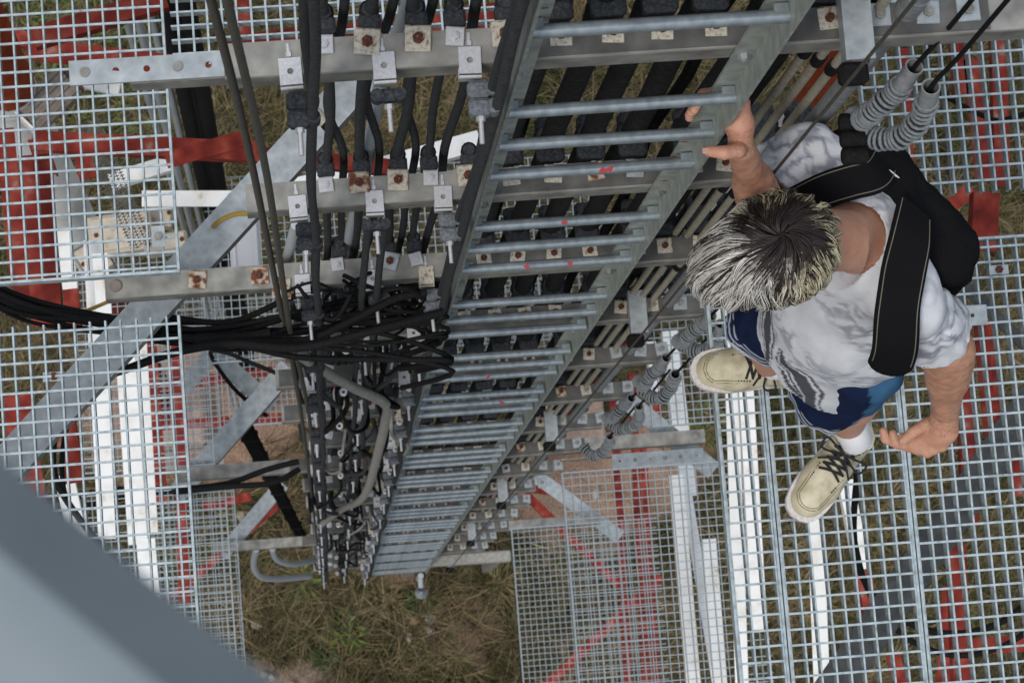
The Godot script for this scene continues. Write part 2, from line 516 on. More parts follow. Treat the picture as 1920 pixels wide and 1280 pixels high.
func view() -> void:
	var cam := Camera3D.new()
	cam.name = "camera"
	add_child(cam)
	var right := Vector3(.99470486, .06565224, .07906978)
	var down := Vector3(-.06964517, -.13516637, .9883722)
	var fwd := Vector3(.07557642, -.98864546, -.12987828)
	cam.transform = Transform3D(Basis(right, -down, -fwd), Vector3(0, H, 0))
	cam.fov = rad_to_deg(2.0 * atan(640.0 / 5120.0))
	cam.near = .05
	cam.far = 400.0
	var at := CameraAttributesPhysical.new()
	at.frustum_focal_length = 96.0
	at.frustum_focus_distance = 5.3
	at.frustum_near = .05
	at.frustum_far = 400.0
	at.exposure_aperture = 18.0
	cam.attributes = at
	cam.current = true
	var we := WorldEnvironment.new()
	we.name = "world"
	var e := Environment.new()
	e.background_mode = Environment.BG_SKY
	var sky := Sky.new()
	var sm := ProceduralSkyMaterial.new()
	sm.sky_top_color = Color(.93, .96, 1.0)
	sm.sky_horizon_color = Color(.50, .53, .57)
	sm.sky_curve = .8
	sm.ground_horizon_color = Color(.42, .42, .38)
	sm.ground_bottom_color = Color(.22, .21, .18)
	sm.sun_angle_max = 1.0
	sky.sky_material = sm
	e.sky = sky
	e.tonemap_mode = Environment.TONE_MAPPER_LINEAR
	e.tonemap_exposure = EXPOSURE
	e.sdfgi_enabled = true
	e.ssao_enabled = true
	e.ssil_enabled = true
	we.environment = e
	add_child(we)
	var sun := DirectionalLight3D.new()
	sun.name = "sun"
	sun.light_energy = .4
	sun.light_angular_distance = 14.0
	sun.light_color = Color(1.0, .97, .93)
	sun.shadow_enabled = true
	add_child(sun)
	sun.look_at_from_position(Vector3.ZERO, Vector3(.45, -1.0, -.35))

const EXPOSURE := 1.3

func angle_poly(w: float, l: float, t: float) -> PackedVector2Array:
	return PackedVector2Array([Vector2(-w * .5, 0), Vector2(w * .5, 0), Vector2(w * .5, -t), Vector2(-w * .5 + t, -t), Vector2(-w * .5 + t, -l), Vector2(-w * .5, -l)])

func ladder() -> void:
	var t := thing("access_ladder", "galvanised steel ladder with round rungs running down the tower", "ladder", W((XL + XR) * .5, 20.2, ZF))
	var o := t.position
	for s in [[1.6, 7.16, 0.0, 0.0], [7.1, 20.2, .007, -.008]]:
		for side in 2:
			var x: float = (XL - s[2]) if side == 0 else (XR + s[2])
			var d := 1.0 if side == 0 else -1.0
			var z: float = ZF + s[3]
			var mb := MB.new()
			var pts := [Vector2(0, 0), Vector2(.006, 0), Vector2(.006, -.045), Vector2(.041, -.045), Vector2(.041, -.050), Vector2(.004, -.050), Vector2(0, -.046)]
			var poly := PackedVector2Array()
			for p in pts:
				poly.append(Vector2(-p.x * d, p.y))
			mb.prism(poly, W(x, s[0], z) - o, W(x, s[1], z) - o, Vector3(0, 0, 1))
			obj("stile", mb.done(), M.ladder, t)
	var mb := MB.new()
	mb.rod(Vector3(-.198, 0, 0), Vector3(.198, 0, 0), .0115, 14)
	for s in [-1.0, 1.0]:
		mb.cbox(Vector3(.186 * s, .0085, -.010), Vector3(.024, .004, .018), .0014)
	var rm := mb.done()
	for n in range(-4, 66):
		if posmod(n, 4) == 1:
			continue
		var h := rung_h(n)
		if h > 20.1:
			break
		var r := obj("rung", rm, M.rung, t)
		r.position = W((XL + XR) * .5, h, ZF - .024) - o
		r.rotation.y = rng.randf_range(-.006, .006)
	mb = MB.new()
	mb.hexa(Vector3.ZERO, Vector3(0, 0, 1), .010, .009)
	mb.hexa(Vector3(0, 0, .009), Vector3(0, 0, 1), .0055, .003, 10)
	var bm := mb.done()
	mb = MB.new()
	mb.box(Vector3.ZERO, Vector3(.020, .007, .0016))
	var slot := mb.done()
	for k in 15:
		for side in 2:
			var x: float = XL + .024 if side == 0 else XR - .024
			var b := obj("bolt", bm, M.strut if k % 3 else M.galv, t)
			b.position = W(x, bracket_h(k) + .02, ZF - .045) - o
			b.rotation.z = rng.randf() * 2.0
			var q := obj("slot", slot, M.darksteel, t)
			q.position = W(x, bracket_h(k) - .36, ZF - .0452) - o
	# flecks of red paint spilt on the rungs and stiles
	for s in [[.372, 4.10, 0], [.366, 4.42, 0], [.362, 4.60, 0], [.366, 5.30, 0], [.735, 4.98, 0], [.73, 5.12, 0], [.742, 5.36, 0], [.60, 5.005, 1], [.585, 5.0, 1], [.56, 5.53, 1], [.62, 6.1, 1], [.52, 6.35, 1], [.55, 8.52, 1], [.64, 9.0, 1]]:
		mb = MB.new()
		var kk := 9
		var ring := []
		for i in kk:
			var rr := rng.randf_range(.003, .008)
			ring.append(Vector3(cos(TAU * i / kk) * rr * 1.3, 0, sin(TAU * i / kk) * rr))
		for i in kk:
			mb.tri(Vector3(0, .001, 0), ring[i], ring[(i + 1) % kk], Vector3.UP, Vector3.UP, Vector3.UP)
		var f := obj("paint_fleck", mb.done(), M.blood, t)
		if s[2] == 0:
			f.rotation.x = PI / 2
			f.position = W(s[0], s[1], ZF - .0445) - o
		else:
			var best := 99.0
			for n in range(0, 40):
				if absf(rung_h(n) - s[1]) < absf(best - s[1]) and n % 4 != 1:
					best = rung_h(n)
			f.position = W(s[0], best - .0102, ZF - .019) - o
			f.rotation.x = .45

func jit(a: float) -> float:
	return rng.randf_range(-a, a)

func part_meshes() -> void:
	var mb := MB.new()
	mb.holed(Vector3(0, 0, 0), .036, .044, .004, .0052)
	mb.box(Vector3(0, -.0075, .0235), Vector3(.036, .011, .003), Basis(Vector3.RIGHT, .5))
	mb.box(Vector3(0, -.022, .0262), Vector3(.036, .022, .003))
	mb.box(Vector3(0, -.035, .006), Vector3(.036, .004, .042))
	cache.clamp_front = mb.done()
	mb = MB.new()
	mb.cbox(Vector3(0, 0, 0), Vector3(.042, .006, .042), .0015)
	mb.box(Vector3(0, -.018, -.021), Vector3(.042, .032, .004))
	mb.cbox(Vector3(.001, -.0125, .004), Vector3(.046, .004, .046), .001)
	cache.clamp_back = mb.done()
	mb = MB.new()
	mb.hexa(Vector3.ZERO, Vector3.UP, .0095, .008)
	mb.hexa(Vector3(0, .008, 0), Vector3.UP, .0048, .003, 8)
	cache.bolt = mb.done()
	mb = MB.new()
	mb.hexa(Vector3.ZERO, Vector3(0, 0, 1), .0075, .008)
	mb.rod(Vector3(0, 0, .008), Vector3(0, 0, .045), .0042, 8)
	cache.stud = mb.done()
	mb = MB.new()
	mb.hexa(Vector3(0, 0, -.008), Vector3(0, 0, 1), .0065, .008)
	mb.rod(Vector3(0, 0, -.022), Vector3(0, 0, -.008), .004, 8)
	cache.back_stud = mb.done()
	# hanger block for a pair of coaxial cables
	mb = MB.new()
	mb.cbox(Vector3(0, 0, 0), Vector3(.038, .036, .028), .006)
	mb.box(Vector3(0, .0185, .0), Vector3(.012, .003, .004))
	mb.tube([Vector3(.022, -.017, 0), Vector3(.022, .017, 0)], .0125, 12)
	cache.block = mb.done()
	# big rubber hanger round a feeder cable
	mb = MB.new()
	mb.tube([Vector3(0, -.02, 0), Vector3(0, -.016, 0), Vector3(0, .016, 0), Vector3(0, .02, 0)], [.028, .034, .034, .028], 16)
	mb.cbox(Vector3(0, .002, .030), Vector3(.058, .04, .034), .007)
	mb.cbox(Vector3(0, .002, -.03), Vector3(.056, .036, .03), .007)
	cache.feeder_hanger = mb.done()
	mb = MB.new()
	mb.tube([Vector3(0, -.016, 0), Vector3(0, -.012, 0), Vector3(0, .012, 0), Vector3(0, .016, 0)], [.012, .0165, .0165, .012], 12)
	mb.cbox(Vector3(.0, 0, .02), Vector3(.036, .03, .03), .005)
	cache.coax_hanger = mb.done()
	mb = MB.new()
	mb.cbox(Vector3(0, 0, 0), Vector3(.03, .026, .02), .004)
	for s in [-1.0, 1.0]:
		mb.tube([Vector3(.018 * s, -.015, 0), Vector3(.018 * s, .015, 0)], .011, 10)
	cache.wing_hanger = mb.done()
	mb = MB.new()
	mb.tube([Vector3(0, 0, -.006), Vector3(0, 0, .006)], .012, 14, false)
	mb.tube([Vector3(0, 0, -.006), Vector3(0, 0, .006)], .006, 12, false)
	for z in [-.006, .006]:
		for i in 14:
			var a := TAU * i / 14
			var b := TAU * (i + 1) / 14
			var p := Vector3(cos(a), sin(a), 0)
			var q := Vector3(cos(b), sin(b), 0)
			mb.quad(p * .006 + Vector3(0, 0, z), q * .006 + Vector3(0, 0, z), q * .012 + Vector3(0, 0, z), p * .012 + Vector3(0, 0, z), Vector3(0, 0, signf(z)))
	cache.washer = mb.done()

func brackets() -> void:
	part_meshes()
	for k in 16:
		var h := bracket_h(k)
		var x0 := -.11
		var x1 := 1.11
		if k == 0:
			x1 = 1.32
		if k == 2:
			x0 = -.475
			x1 = 1.24
		if k == 7:
			x0 = -.58
			x1 = 1.65
		if k == 12:
			x0 = -.65
			x1 = 1.70
		if k >= 6 and k != 12 and k != 7:
			x0 = -.055 - .015 * sin(k * 1.7)
		if k >= 8 and k != 12:
			x1 = 1.09 + .02 * sin(k * 2.0)
		var lab := "weathered steel cable bracket across the tower, %s from the top of the ladder" % nth(k)
		if k == 0:
			lab = "topmost weathered cable bracket with a flat drilled end plate over the left grating"
		elif k == 2:
			lab = "long cable bracket bolted to the diagonal brace between the two left gratings"
		elif k == 7:
			lab = "long cable bracket with drilled plate reaching under the standing person's feet"
		elif k == 12:
			lab = "lowest long cable bracket reaching from the curved conduits to the far grating"
		var t := thing("cable_bracket", lab, "bracket", W(.4, h, ZB), "cable brackets up the tower")
		var o := t.position
		var mb := MB.new()
		# horizontal flange on top running back, vertical leg hanging at the front
		var poly := PackedVector2Array([Vector2(0, 0), Vector2(.002, -.003), Vector2(.002, -.066), Vector2(-.004, -.066), Vector2(-.004, -.006), Vector2(-.056, -.006), Vector2(-.056, 0)])
		mb.prism(poly, W(x0, h, ZB) - o, W(x1, h, ZB) - o, Vector3.UP)
		obj("angle_rail", mb.done(), M.strut, t)
		var xs := .36 if k < 3 else maxf(x0, -.12) + .01
		var xe := minf(x1, 1.14) - .004
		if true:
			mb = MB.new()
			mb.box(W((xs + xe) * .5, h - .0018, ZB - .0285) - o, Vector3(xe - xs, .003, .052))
			obj("shade_strip", mb.done(), M.strut_shade, t)  # added dark strip, the shade on the flange put into its colour
		if k == 0:
			plate(t, Vector3(-.232, .004, -.022) + Vector3(-.4, 0, 0) + Vector3.ZERO, .245, .040, 5, [0, 3], o)
			mb = MB.new()
			mb.box(W(-.185, h + .03, ZB - .004) - o, Vector3(.15, .05, .005))
			obj("backing_plate", mb.done(), M.strut, t)
		if k == 7:
			plate(t, Vector3(1.04, .012, .055), .39, .062, 6, [1, 3, 4], o)
			mb = MB.new()
			mb.box(W(1.18, h + .03, ZB + .03) - o, Vector3(.30, .06, .006))
			obj("backing_plate", mb.done(), M.strut, t)
		if k == 2 or k == 7 or k == 12:
			mb = MB.new()
			mb.hexa(Vector3.ZERO, Vector3.UP, .014, .009, 12)
			for x in ([-.45, 1.2] if k == 2 else [x0 + .03, x1 - .04]):
				var b := obj("end_bolt", mb.done(), M.tan if k == 2 else M.strut, t)
				b.position = W(x, h - .001, ZB - .028) - o
		# clamps gripping the flange
		for x in [-.004, .149, .287]:
			if k == 2 and x > .1 and x < .2:
				x = .157
			if x < x0 + .02:
				continue
			var c := obj("clamp", cache.clamp_front, M.silver if x != .287 else M.cream if k % 3 == 2 else M.silver, t)
			c.position = W(x + jit(.004), h - .0045, ZB - .004) - o
			c.rotation.y = jit(.04)
			var s := obj("set_screw", cache.back_stud, M.silver, c)
			s.position = Vector3(0, -.006, -.024)
			var st := 2 if x < .1 or x > .2 else 1
			for i in st:
				var b := obj("cable_block", cache.block if x != .149 else cache.wing_hanger, M.rubber_pale if x > .2 else M.rubber, t)
				b.position = W(x + (.008 if x != .149 else 0.0), h + .012, ZB + .043 + .029 * i) - o
				b.rotation.y = jit(.05)
				if i == st - 1:
					var sd := obj("stud", cache.stud, M.silver, b)
					sd.position = Vector3(0, 0, .014)
		for x in [.052, .082, .125, .20, .262, .345]:
			if k > 0 and (x == .125 or x == .345) and k % 2 == 0:
				continue
			if k != 2 and x == .082:
				continue
			var small: bool = x < .1 or x == .262
			if k > 1 and rng.randf() < .14:
				continue
			var c := obj("clamp", cache.clamp_back, M.silver if small else [M.cream, M.cream, M.rustcream, M.galv][0 if k < 1 else rng.randi() % 4], t)
			c.scale = Vector3.ONE * (.72 if small else 1.0)
			c.position = W(x + jit(.005), h - .004, ZB - .044) - o
			c.rotation.y = jit(.12 if k < 2 else .3)
			var b := obj("bolt", cache.bolt, M.silver if small else M.rust, c)
			b.position.y = .003
			b.rotation.y = rng.randf() * 2.0
			var hg := obj("coax_hanger", cache.coax_hanger, M.rubber, t)
			hg.position = W(x + .003, h + .012, ZB - .098) - o
		if k > 2:
			for x in [.095, .305]:
				var w := obj("washer", cache.washer, M.plain_white, t)
				w.position = W(x + jit(.01), h - .012, ZB + .03) - o
				w.rotation = Vector3(1.2 + jit(.3), jit(.4), 0)
		for i in FX.size():
			var x: float = FX[i]
			var c := obj("clamp", cache.clamp_back, (M.cream if rng.randf() < .7 else M.galv if rng.randf() < .6 else M.rustcream) if i < 7 else M.galv, t)
			c.scale = Vector3.ONE * (.86 if i < 7 else .92)
			c.position = W(x + jit(.004), h - .004, ZB - .036) - o
			c.rotation.y = jit(.08 if k < 1 else .16)
			var b := obj("bolt", cache.bolt, M.rust if i < 6 else M.strut, c)
			b.position.y = .003
			b.rotation.y = rng.randf() * 2.0
			if i < 8:
				var hg := obj("feeder_hanger", cache.feeder_hanger, M.rubber, t)
				hg.position = W(x, h + .016, FZ) - o
				hg.rotation.y = jit(.06)
		if k == 2:
			for q in [[-.256, 0.03], [-.108, .03], [-.058, .0]]:
				var c := obj("rusty_clamp", cache.clamp_back, M.rustcream, t)
				c.position = W(q[0], h - .004, ZB - q[1]) - o
				c.rotation.y = jit(.2)
				var b := obj("bolt", cache.bolt, M.rust, c)
				b.position.y = .003
		t.position.x += DX

const FX := [.43, .515, .60, .685, .80, .868, .955, 1.035, 1.105]
const FZ := -1.128

func plate(t: Node3D, at: Vector3, l: float, w: float, holes: int, bolted: Array, _o: Vector3) -> void:
	var mb := MB.new()
	var step := l / holes
	for i in holes:
		mb.holed(at + Vector3(-l * .5 + step * (i + .5), .003, 0), step, w, .006, .0055)
	obj("end_plate", mb.done(), M.galv, t)
	var b := MB.new()
	b.hexa(Vector3.ZERO, Vector3.UP, .008, .005, 12)
	var bm := b.done()
	for i in bolted:
		var q := obj("plate_bolt", bm, M.strut, t)
		q.position = at + Vector3(-l * .5 + step * (i + .5), .002, 0)

# a grating of upright bearing bars tied by cross rods; bars run along z, or along x
func grating(label: String, x0: float, x1: float, z0: float, z1: float, h: float, px: float, pz: float, along_x := false, band := "lrfb", single := true) -> void:
	var c0 := Vector2((x0 + x1) * .5, (z0 + z1) * .5)
	x0 -= c0.y * DX
	x1 -= c0.y * DX
	z0 += c0.x * DX
	z1 += c0.x * DX
	var t := thing("steel_grating", label, "grating", W((x0 + x1) * .5, h, (z0 + z1) * .5), "platform gratings")
	var o := t.position
	var bar := MB.new()
	var rodm := MB.new()
	var lz := z1 - z0
	var lx := x1 - x0
	var deep := .036 if single else .02
	var thin := .0042 if single else .003
	var ba: Vector3 = Vector3(thin, deep, lz) if not along_x else Vector3(lx, deep, thin)
	var ra: Vector3 = Vector3(lx, .0055, thin + .001) if not along_x else Vector3(thin + .001, .0055, lz)
	var bars := []
	var rods := []
	var nb := int(((lx if not along_x else lz)) / (px if not along_x else pz))
	for i in nb + 1:
		var v: float = ((x0 + i * px) if not along_x else (z0 + i * pz))
		bars.append(Vector3(v, H - h - deep * .5, (z0 + z1) * .5) - o if not along_x else Vector3((x0 + x1) * .5, H - h - deep * .5, v) - o)
	var nr := int((lz if not along_x else lx) / (pz if not along_x else px))
	for i in nr + 1:
		var v: float = ((z0 + (i + .5) * pz) if not along_x else (x0 + (i + .5) * px))
		if v > (z1 if not along_x else x1):
			continue
		rods.append(Vector3((x0 + x1) * .5, H - h - .0012, v) - o if not along_x else Vector3(v, H - h - .0012, (z0 + z1) * .5) - o)
	var edge: Vector3 = Vector3(0, .3, 0)
	if single:
		bar.box(Vector3.ZERO, ba)
		rodm.box(Vector3.ZERO, ra)
		var bm := bar.done()
		var rm := rodm.done()
		for p in bars:
			var b := obj("bearing_bar", bm, M.grate, t)
			b.position = p + Vector3(rng.randf_range(-.0006, .0006), rng.randf_range(-.0006, .0004), 0)
			b.rotation.y = rng.randf_range(-.0016, .0016)
		for p in rods:
			var b := obj("cross_rod", rm, M.grate, t)
			b.position = p
			b.rotation.y = rng.randf_range(-.003, .003)
	else:
		for p in bars:
			bar.box(p, ba)
		for p in rods:
			rodm.box(p, ra)
		obj("bearing_bars", bar.done(), M.grate_low, t).set_meta("kind", "stuff")
		obj("cross_rods", rodm.done(), M.grate_low, t).set_meta("kind", "stuff")
	for b in band:
		var mb := MB.new()
		var y := H - h - deep * .5 + .0008
		if b == "l":
			mb.box(Vector3(x0 - .0035, y, (z0 + z1) * .5) - o, Vector3(.006, deep + .002, lz))
		elif b == "r":
			mb.box(Vector3(x1 + .0035, y, (z0 + z1) * .5) - o, Vector3(.006, deep + .002, lz))
		elif b == "f":
			mb.box(Vector3((x0 + x1) * .5, y, z1 + .0035) - o, Vector3(lx + .012, deep + .002, .006))
		else:
			mb.box(Vector3((x0 + x1) * .5, y, z0 - .0035) - o, Vector3(lx + .012, deep + .002, .006))
		obj("edge_band", mb.done(), M.grate if single else M.grate_low, t)

func gratings() -> void:
	var P := 6.30
	grating("galvanised grating on the left behind the diagonal brace, over red steelwork", -1.0, -.302, -2.0, -1.043, P, .0352, .0345, false, "rf")
	grating("galvanised grating on the left in front of the cable bundle, bar ends showing", -.99, -.296, -.935, .1, P, .0352, .0345, false, "r")
	grating("galvanised grating with sideways bars behind the topmost cable bracket", -.283, .54, -2.0, -1.535, P, .0345, .0335, true, "")
	grating("galvanised grating behind the backpack with cut bar ends, over red steelwork", 1.345, 1.95, -2.0, -1.128, P, .0335, .0345, false, "")
	grating("galvanised grating to the right that the person's left shoe stands on", 1.066, 1.372, -1.012, .12, P, .0338, .0362, false, "lrb")
	grating("galvanised grating at the right edge beside the person's left hand", 1.388, 2.0, -1.012, .12, P, .0338, .0362, false, "lb")
	grating("narrow galvanised grating strip under the person's right shoe", .946, 1.050, -1.012, .12, P, .0338, .0362, false, "lrb")
	P = 11.22
	grating("middle level grating on the left behind its cable bracket", -.95, -.425, -1.95, -1.05, P, .0345, .0345, false, "rf", false)
	grating("middle level grating on the left in front of its cable bracket", -.95, -.375, -.95, .2, P, .0345, .0345, false, "rb", false)
	grating("middle level grating far behind the black cable bundle and ladder", -.40, 1.25, -2.25, -1.48, P, .0345, .0345, true, "f", false)
	grating("middle level grating beside the coiled sleeves under the right shoe", 1.40, 1.82, -2.0, -1.10, P, .0345, .0345, false, "lf", false)
	grating("middle level grating under the white steelwork on the right", 1.02, 1.82, -.925, .2, P, .0345, .0345, false, "lb", false)
	P = 16.15
	grating("lowest grating on the left over pink gravel and red steelwork", -1.12, -.56, -2.6, -1.50, P, .0345, .0345, false, "rf", false)
	grating("lowest grating on the left beside the grass", -1.12, -.49, -1.36, .2, P, .0345, .0345, false, "rb", false)
	grating("lowest grating far behind the ladder over red steelwork", -.55, 1.5, -2.5, -1.74, P, .0345, .0345, true, "f", false)
	grating("lowest grating on the right with its corner over dry grass", 1.14, 2.0, -1.02, .2, P, .0345, .0345, false, "lb", false)
	# clips that hold the gratings down
	for c in [["flat drilled clip plate on the right grating beside the shirt sleeve", 1.562, 6.285, -.83, .07, .048, 0], ["small clip with a rusty bolt on the right grating", 1.635, 6.285, -.935, .046, .022, 1], ["small clip with a round bolt on the left grating", -.335, 6.285, -1.125, .03, .05, 2], ["small clip with a red bolt on the left front grating", -.592, 6.31, -.815, .05, .022, 1]]:
		var t := thing("grating_clip", c[0], "clip", W(c[1], c[2], c[3]), "clips on the gratings")
		var mb := MB.new()
		mb.holed(Vector3.ZERO, c[4], c[5], .004, .005)
		obj("clip_plate", mb.done(), M.galv, t)
		if c[6] > 0:
			var b := obj("bolt", cache.bolt, M.rust if c[6] == 1 else M.strut, t)
			b.position.y = .001

const MEMBERS := [
["red",0.085,[-0.722,7.60,-1.621],[-0.711,7.60,-1.135],"beneath the left rear grating, broad and running front to back"],
	["red",0.050,[-0.777,7.40,-1.657],[-0.760,7.40,-1.168],"at the left edge beneath the left rear grating"],
	["white_red",0.050,[-0.788,9.20,-1.698],[-0.771,9.20,-1.367],"beneath the left gratings, white turning red half way"],
	["white",0.060,[-0.709,9.40,-1.691],[-0.719,9.40,-0.654],"narrow, beneath the left front grating beside the black cable loop"],
	["white",0.075,[-0.698,10.60,-1.520],[-0.694,10.60,-0.709],"broad, down the left beneath the left front grating"],
	["white",0.050,[-0.655,10.90,-1.558],[-0.657,10.90,-0.767],"close beside the broad white member on the left"],
	["white",0.070,[-0.645,10.30,-0.706],[-0.636,10.30,-0.208],"beneath the left front grating close to the blurred beam"],
	["red",0.070,[-0.751,13.20,-1.858],[-0.745,13.20,-1.079],"beside the white members deep below the left front grating"],
	["red",0.060,[-0.681,14.50,-2.031],[-0.726,14.50,-0.643],"deepest of those running front to back on the left"],
	["red",0.055,[-0.650,7.00,-1.804],[-0.299,7.00,-1.889],"sloping across the left rear corner, topmost"],
	["red",0.065,[-0.723,7.60,-1.928],[-0.174,7.60,-1.824],"level, crossing behind the white panel on the left"],
	["red",0.060,[-0.779,8.20,-1.795],[-0.107,8.20,-1.716],"level, passing behind the ribbed box on the left"],
	["red",0.050,[-0.373,8.00,-1.664],[-0.117,8.00,-1.720],"short and twisted, left of the diagonal brace"],
	["red",0.050,[-0.176,8.40,-1.759],[0.352,8.40,-1.673],"crossing behind the left wire ropes"],
	["red",0.075,[-0.165,7.40,-1.836],[0.161,7.40,-1.865],"below the sideways grating, sloping up to the right"],
	["red",0.070,[0.108,7.90,-1.974],[0.747,7.90,-2.032],"below the sideways grating, reaching behind the ladder"],
	["red",0.045,[-0.122,8.30,-2.217],[-0.118,8.30,-2.030],"short upright one below the sideways grating"],
	["white",0.055,[-0.629,9.30,-1.873],[-0.423,9.30,-1.925],"with worn paint, beneath the left rear grating near the perforated tray"],
	["white",0.060,[-0.136,9.60,-1.851],[0.249,9.60,-1.912],"sloping, left of the coaxial cables"],
	["white",0.075,[0.097,9.90,-1.933],[0.698,9.90,-2.060],"sloping, behind the coaxial cables left of the ladder"],
	["white",0.060,[-0.563,10.00,-1.942],[-0.142,10.00,-1.914],"level, behind the cream cabinets"],
	["red",0.045,[2.042,8.00,-1.903],[2.040,8.00,-1.703],"short, beneath the grating behind the backpack"],
	["red",0.050,[2.078,8.00,-1.817],[2.078,8.00,-1.437],"curving beneath the grating behind the backpack"],
	["red",0.045,[2.071,7.60,-1.911],[2.028,7.60,-1.346],"long, nearest the right edge behind the backpack"],
	["red",0.035,[2.019,8.60,-2.003],[1.987,8.60,-1.543],"thin, beside the coiled sleeves"],
	["red",0.075,[1.954,7.50,-1.316],[1.928,7.50,-1.149],"wide, in the gap between the right gratings"],
	["red",0.050,[2.309,9.50,-1.600],[2.419,9.50,-1.686],"sloping in the gap beside the backpack"],
	["red",0.045,[1.873,7.60,-0.984],[1.836,7.60,-0.385],"long, beneath the right edge grating beside the left hand"],
	["red",0.040,[1.972,7.80,-1.007],[1.968,7.80,-0.599],"second beneath the right edge grating"],
	["red",0.050,[1.791,7.60,-0.336],[1.765,7.60,0.066],"lower right corner, beneath the right edge grating"],
	["red",0.045,[1.804,7.80,-0.224],[1.756,7.80,0.064],"thin, in the lower right corner"],
	["red",0.050,[1.829,8.00,-0.050],[2.069,8.00,-0.047],"level across the lower right corner"],
	["red",0.045,[1.744,8.40,-0.050],[1.758,8.40,0.058],"short, bottom edge right of the left shoe"],
	["white_red2",0.050,[1.726,8.80,-0.624],[1.775,8.80,-0.151],"right of the left shoe, white turning red"],
	["white",0.055,[1.691,9.20,-0.588],[1.657,9.20,0.042],"directly in front of the left shoe"],
	["white",0.062,[1.598,12.00,-0.930],[1.596,12.00,0.011],"broad, left of the right shoe's grating"],
	["white",0.050,[1.665,12.20,-0.846],[1.732,12.20,0.019],"slanting beside the broad white one on the right"],
	["white",0.075,[1.653,12.20,-1.601],[1.674,12.20,-0.846],"beside the right shoe, running to the bracket plate"],
	["white",0.050,[1.603,10.20,-1.159],[1.536,10.20,0.023],"beneath the narrow grating strip"],
	["white",0.055,[1.628,10.00,-1.253],[1.591,10.00,-0.185],"beneath the grating in front of the right shoe"],
	["white",0.050,[1.561,12.20,-1.558],[1.558,12.20,-1.290],"short, left of the right shoe"],
	["red",0.050,[1.614,12.60,-1.458],[1.612,12.60,-1.257],"short, left of the right shoe and below the white one"],
	["red",0.055,[1.961,17.40,-1.963],[1.895,17.40,-0.051],"deep on the right, left of three"],
	["red",0.050,[2.043,17.00,-1.977],[1.962,17.00,-0.009],"deep on the right, middle of three"],
	["red",0.045,[2.024,16.60,-1.498],[1.980,16.60,-0.003],"deep on the right, right of three"],
	["red",0.060,[1.499,19.50,-1.458],[2.132,19.50,-0.741],"near the ground, sloping right of the ladder foot"],
	["red",0.070,[1.544,19.80,-0.069],[2.463,19.80,-0.807],"near the ground in the lower right, sloping left"],
	["red",0.060,[1.694,18.50,-1.363],[1.247,18.50,-1.469],"near the ground, level by the right gravel"],
	["red",0.070,[-1.045,17.50,-2.156],[-0.118,17.50,-2.228],"near the ground on the left, level over gravel"],
	["red",0.060,[-0.741,18.00,-1.416],[-0.423,18.00,-1.463],"near the ground on the left beside the curved conduit"],
	["red",0.060,[-1.079,19.00,-0.853],[-0.266,19.00,-1.475],"near the ground on the left, sloping to the curved conduit"],
	["red",0.060,[0.008,17.80,-2.098],[0.644,17.80,-2.176],"near the ground behind the coaxial cables"],
	["red",0.060,[-1.067,18.20,-1.990],[-0.127,18.20,-1.993],"near the ground on the left, lower level one"],
	["red",0.090,[-0.841,7.90,-0.984],[-0.811,7.90,-0.604],"wide, beneath the left front grating left of the cable loop"],
	["red",0.060,[-0.743,8.30,-0.975],[-0.721,8.30,-0.754],"short, inside the black cable loop on the left"],
	["white",0.060,[-0.834,8.20,-0.762],[-0.820,8.20,-0.395],"beneath the left front grating nearest the blurred beam"],
	["white",0.060,[-0.781,8.60,-0.809],[-0.747,8.60,-0.597],"short, ending at the black cable loop"],
	["white",0.050,[-0.657,9.00,-1.572],[-0.653,9.00,-1.330],"short and pale between the left gratings"],
	["red",0.050,[-0.783,12.60,-1.778],[-0.789,12.60,-1.036],"thin, between the white members on the left"],
	["red",0.050,[-0.899,8.60,-2.240],[-0.700,8.60,-2.166],"level in the far left corner"],
	["red",0.060,[-0.834,8.80,-1.974],[-0.792,8.80,-1.803],"short, left of the ribbed box"],
	["red",0.060,[-0.714,9.20,-1.979],[-0.694,9.20,-1.867],"short, below the ribbed box"],
	["red",0.050,[2.031,8.90,-1.635],[2.044,8.90,-1.471],"short, beside the backpack's top"],
	["red",0.040,[2.065,7.90,-0.633],[2.060,7.90,-0.475],"short, at the right edge beneath the dark brace"],
	["red",0.050,[2.117,8.30,-1.053],[2.114,8.30,-0.619],"third beneath the right edge grating"],
	["white",0.050,[1.650,10.60,-1.504],[1.645,10.60,-1.206],"short, above the right shoe's toe"],
	["white",0.060,[1.706,11.90,-0.632],[1.699,11.90,0.020],"beneath the narrow grating strip near the bottom edge"],
]

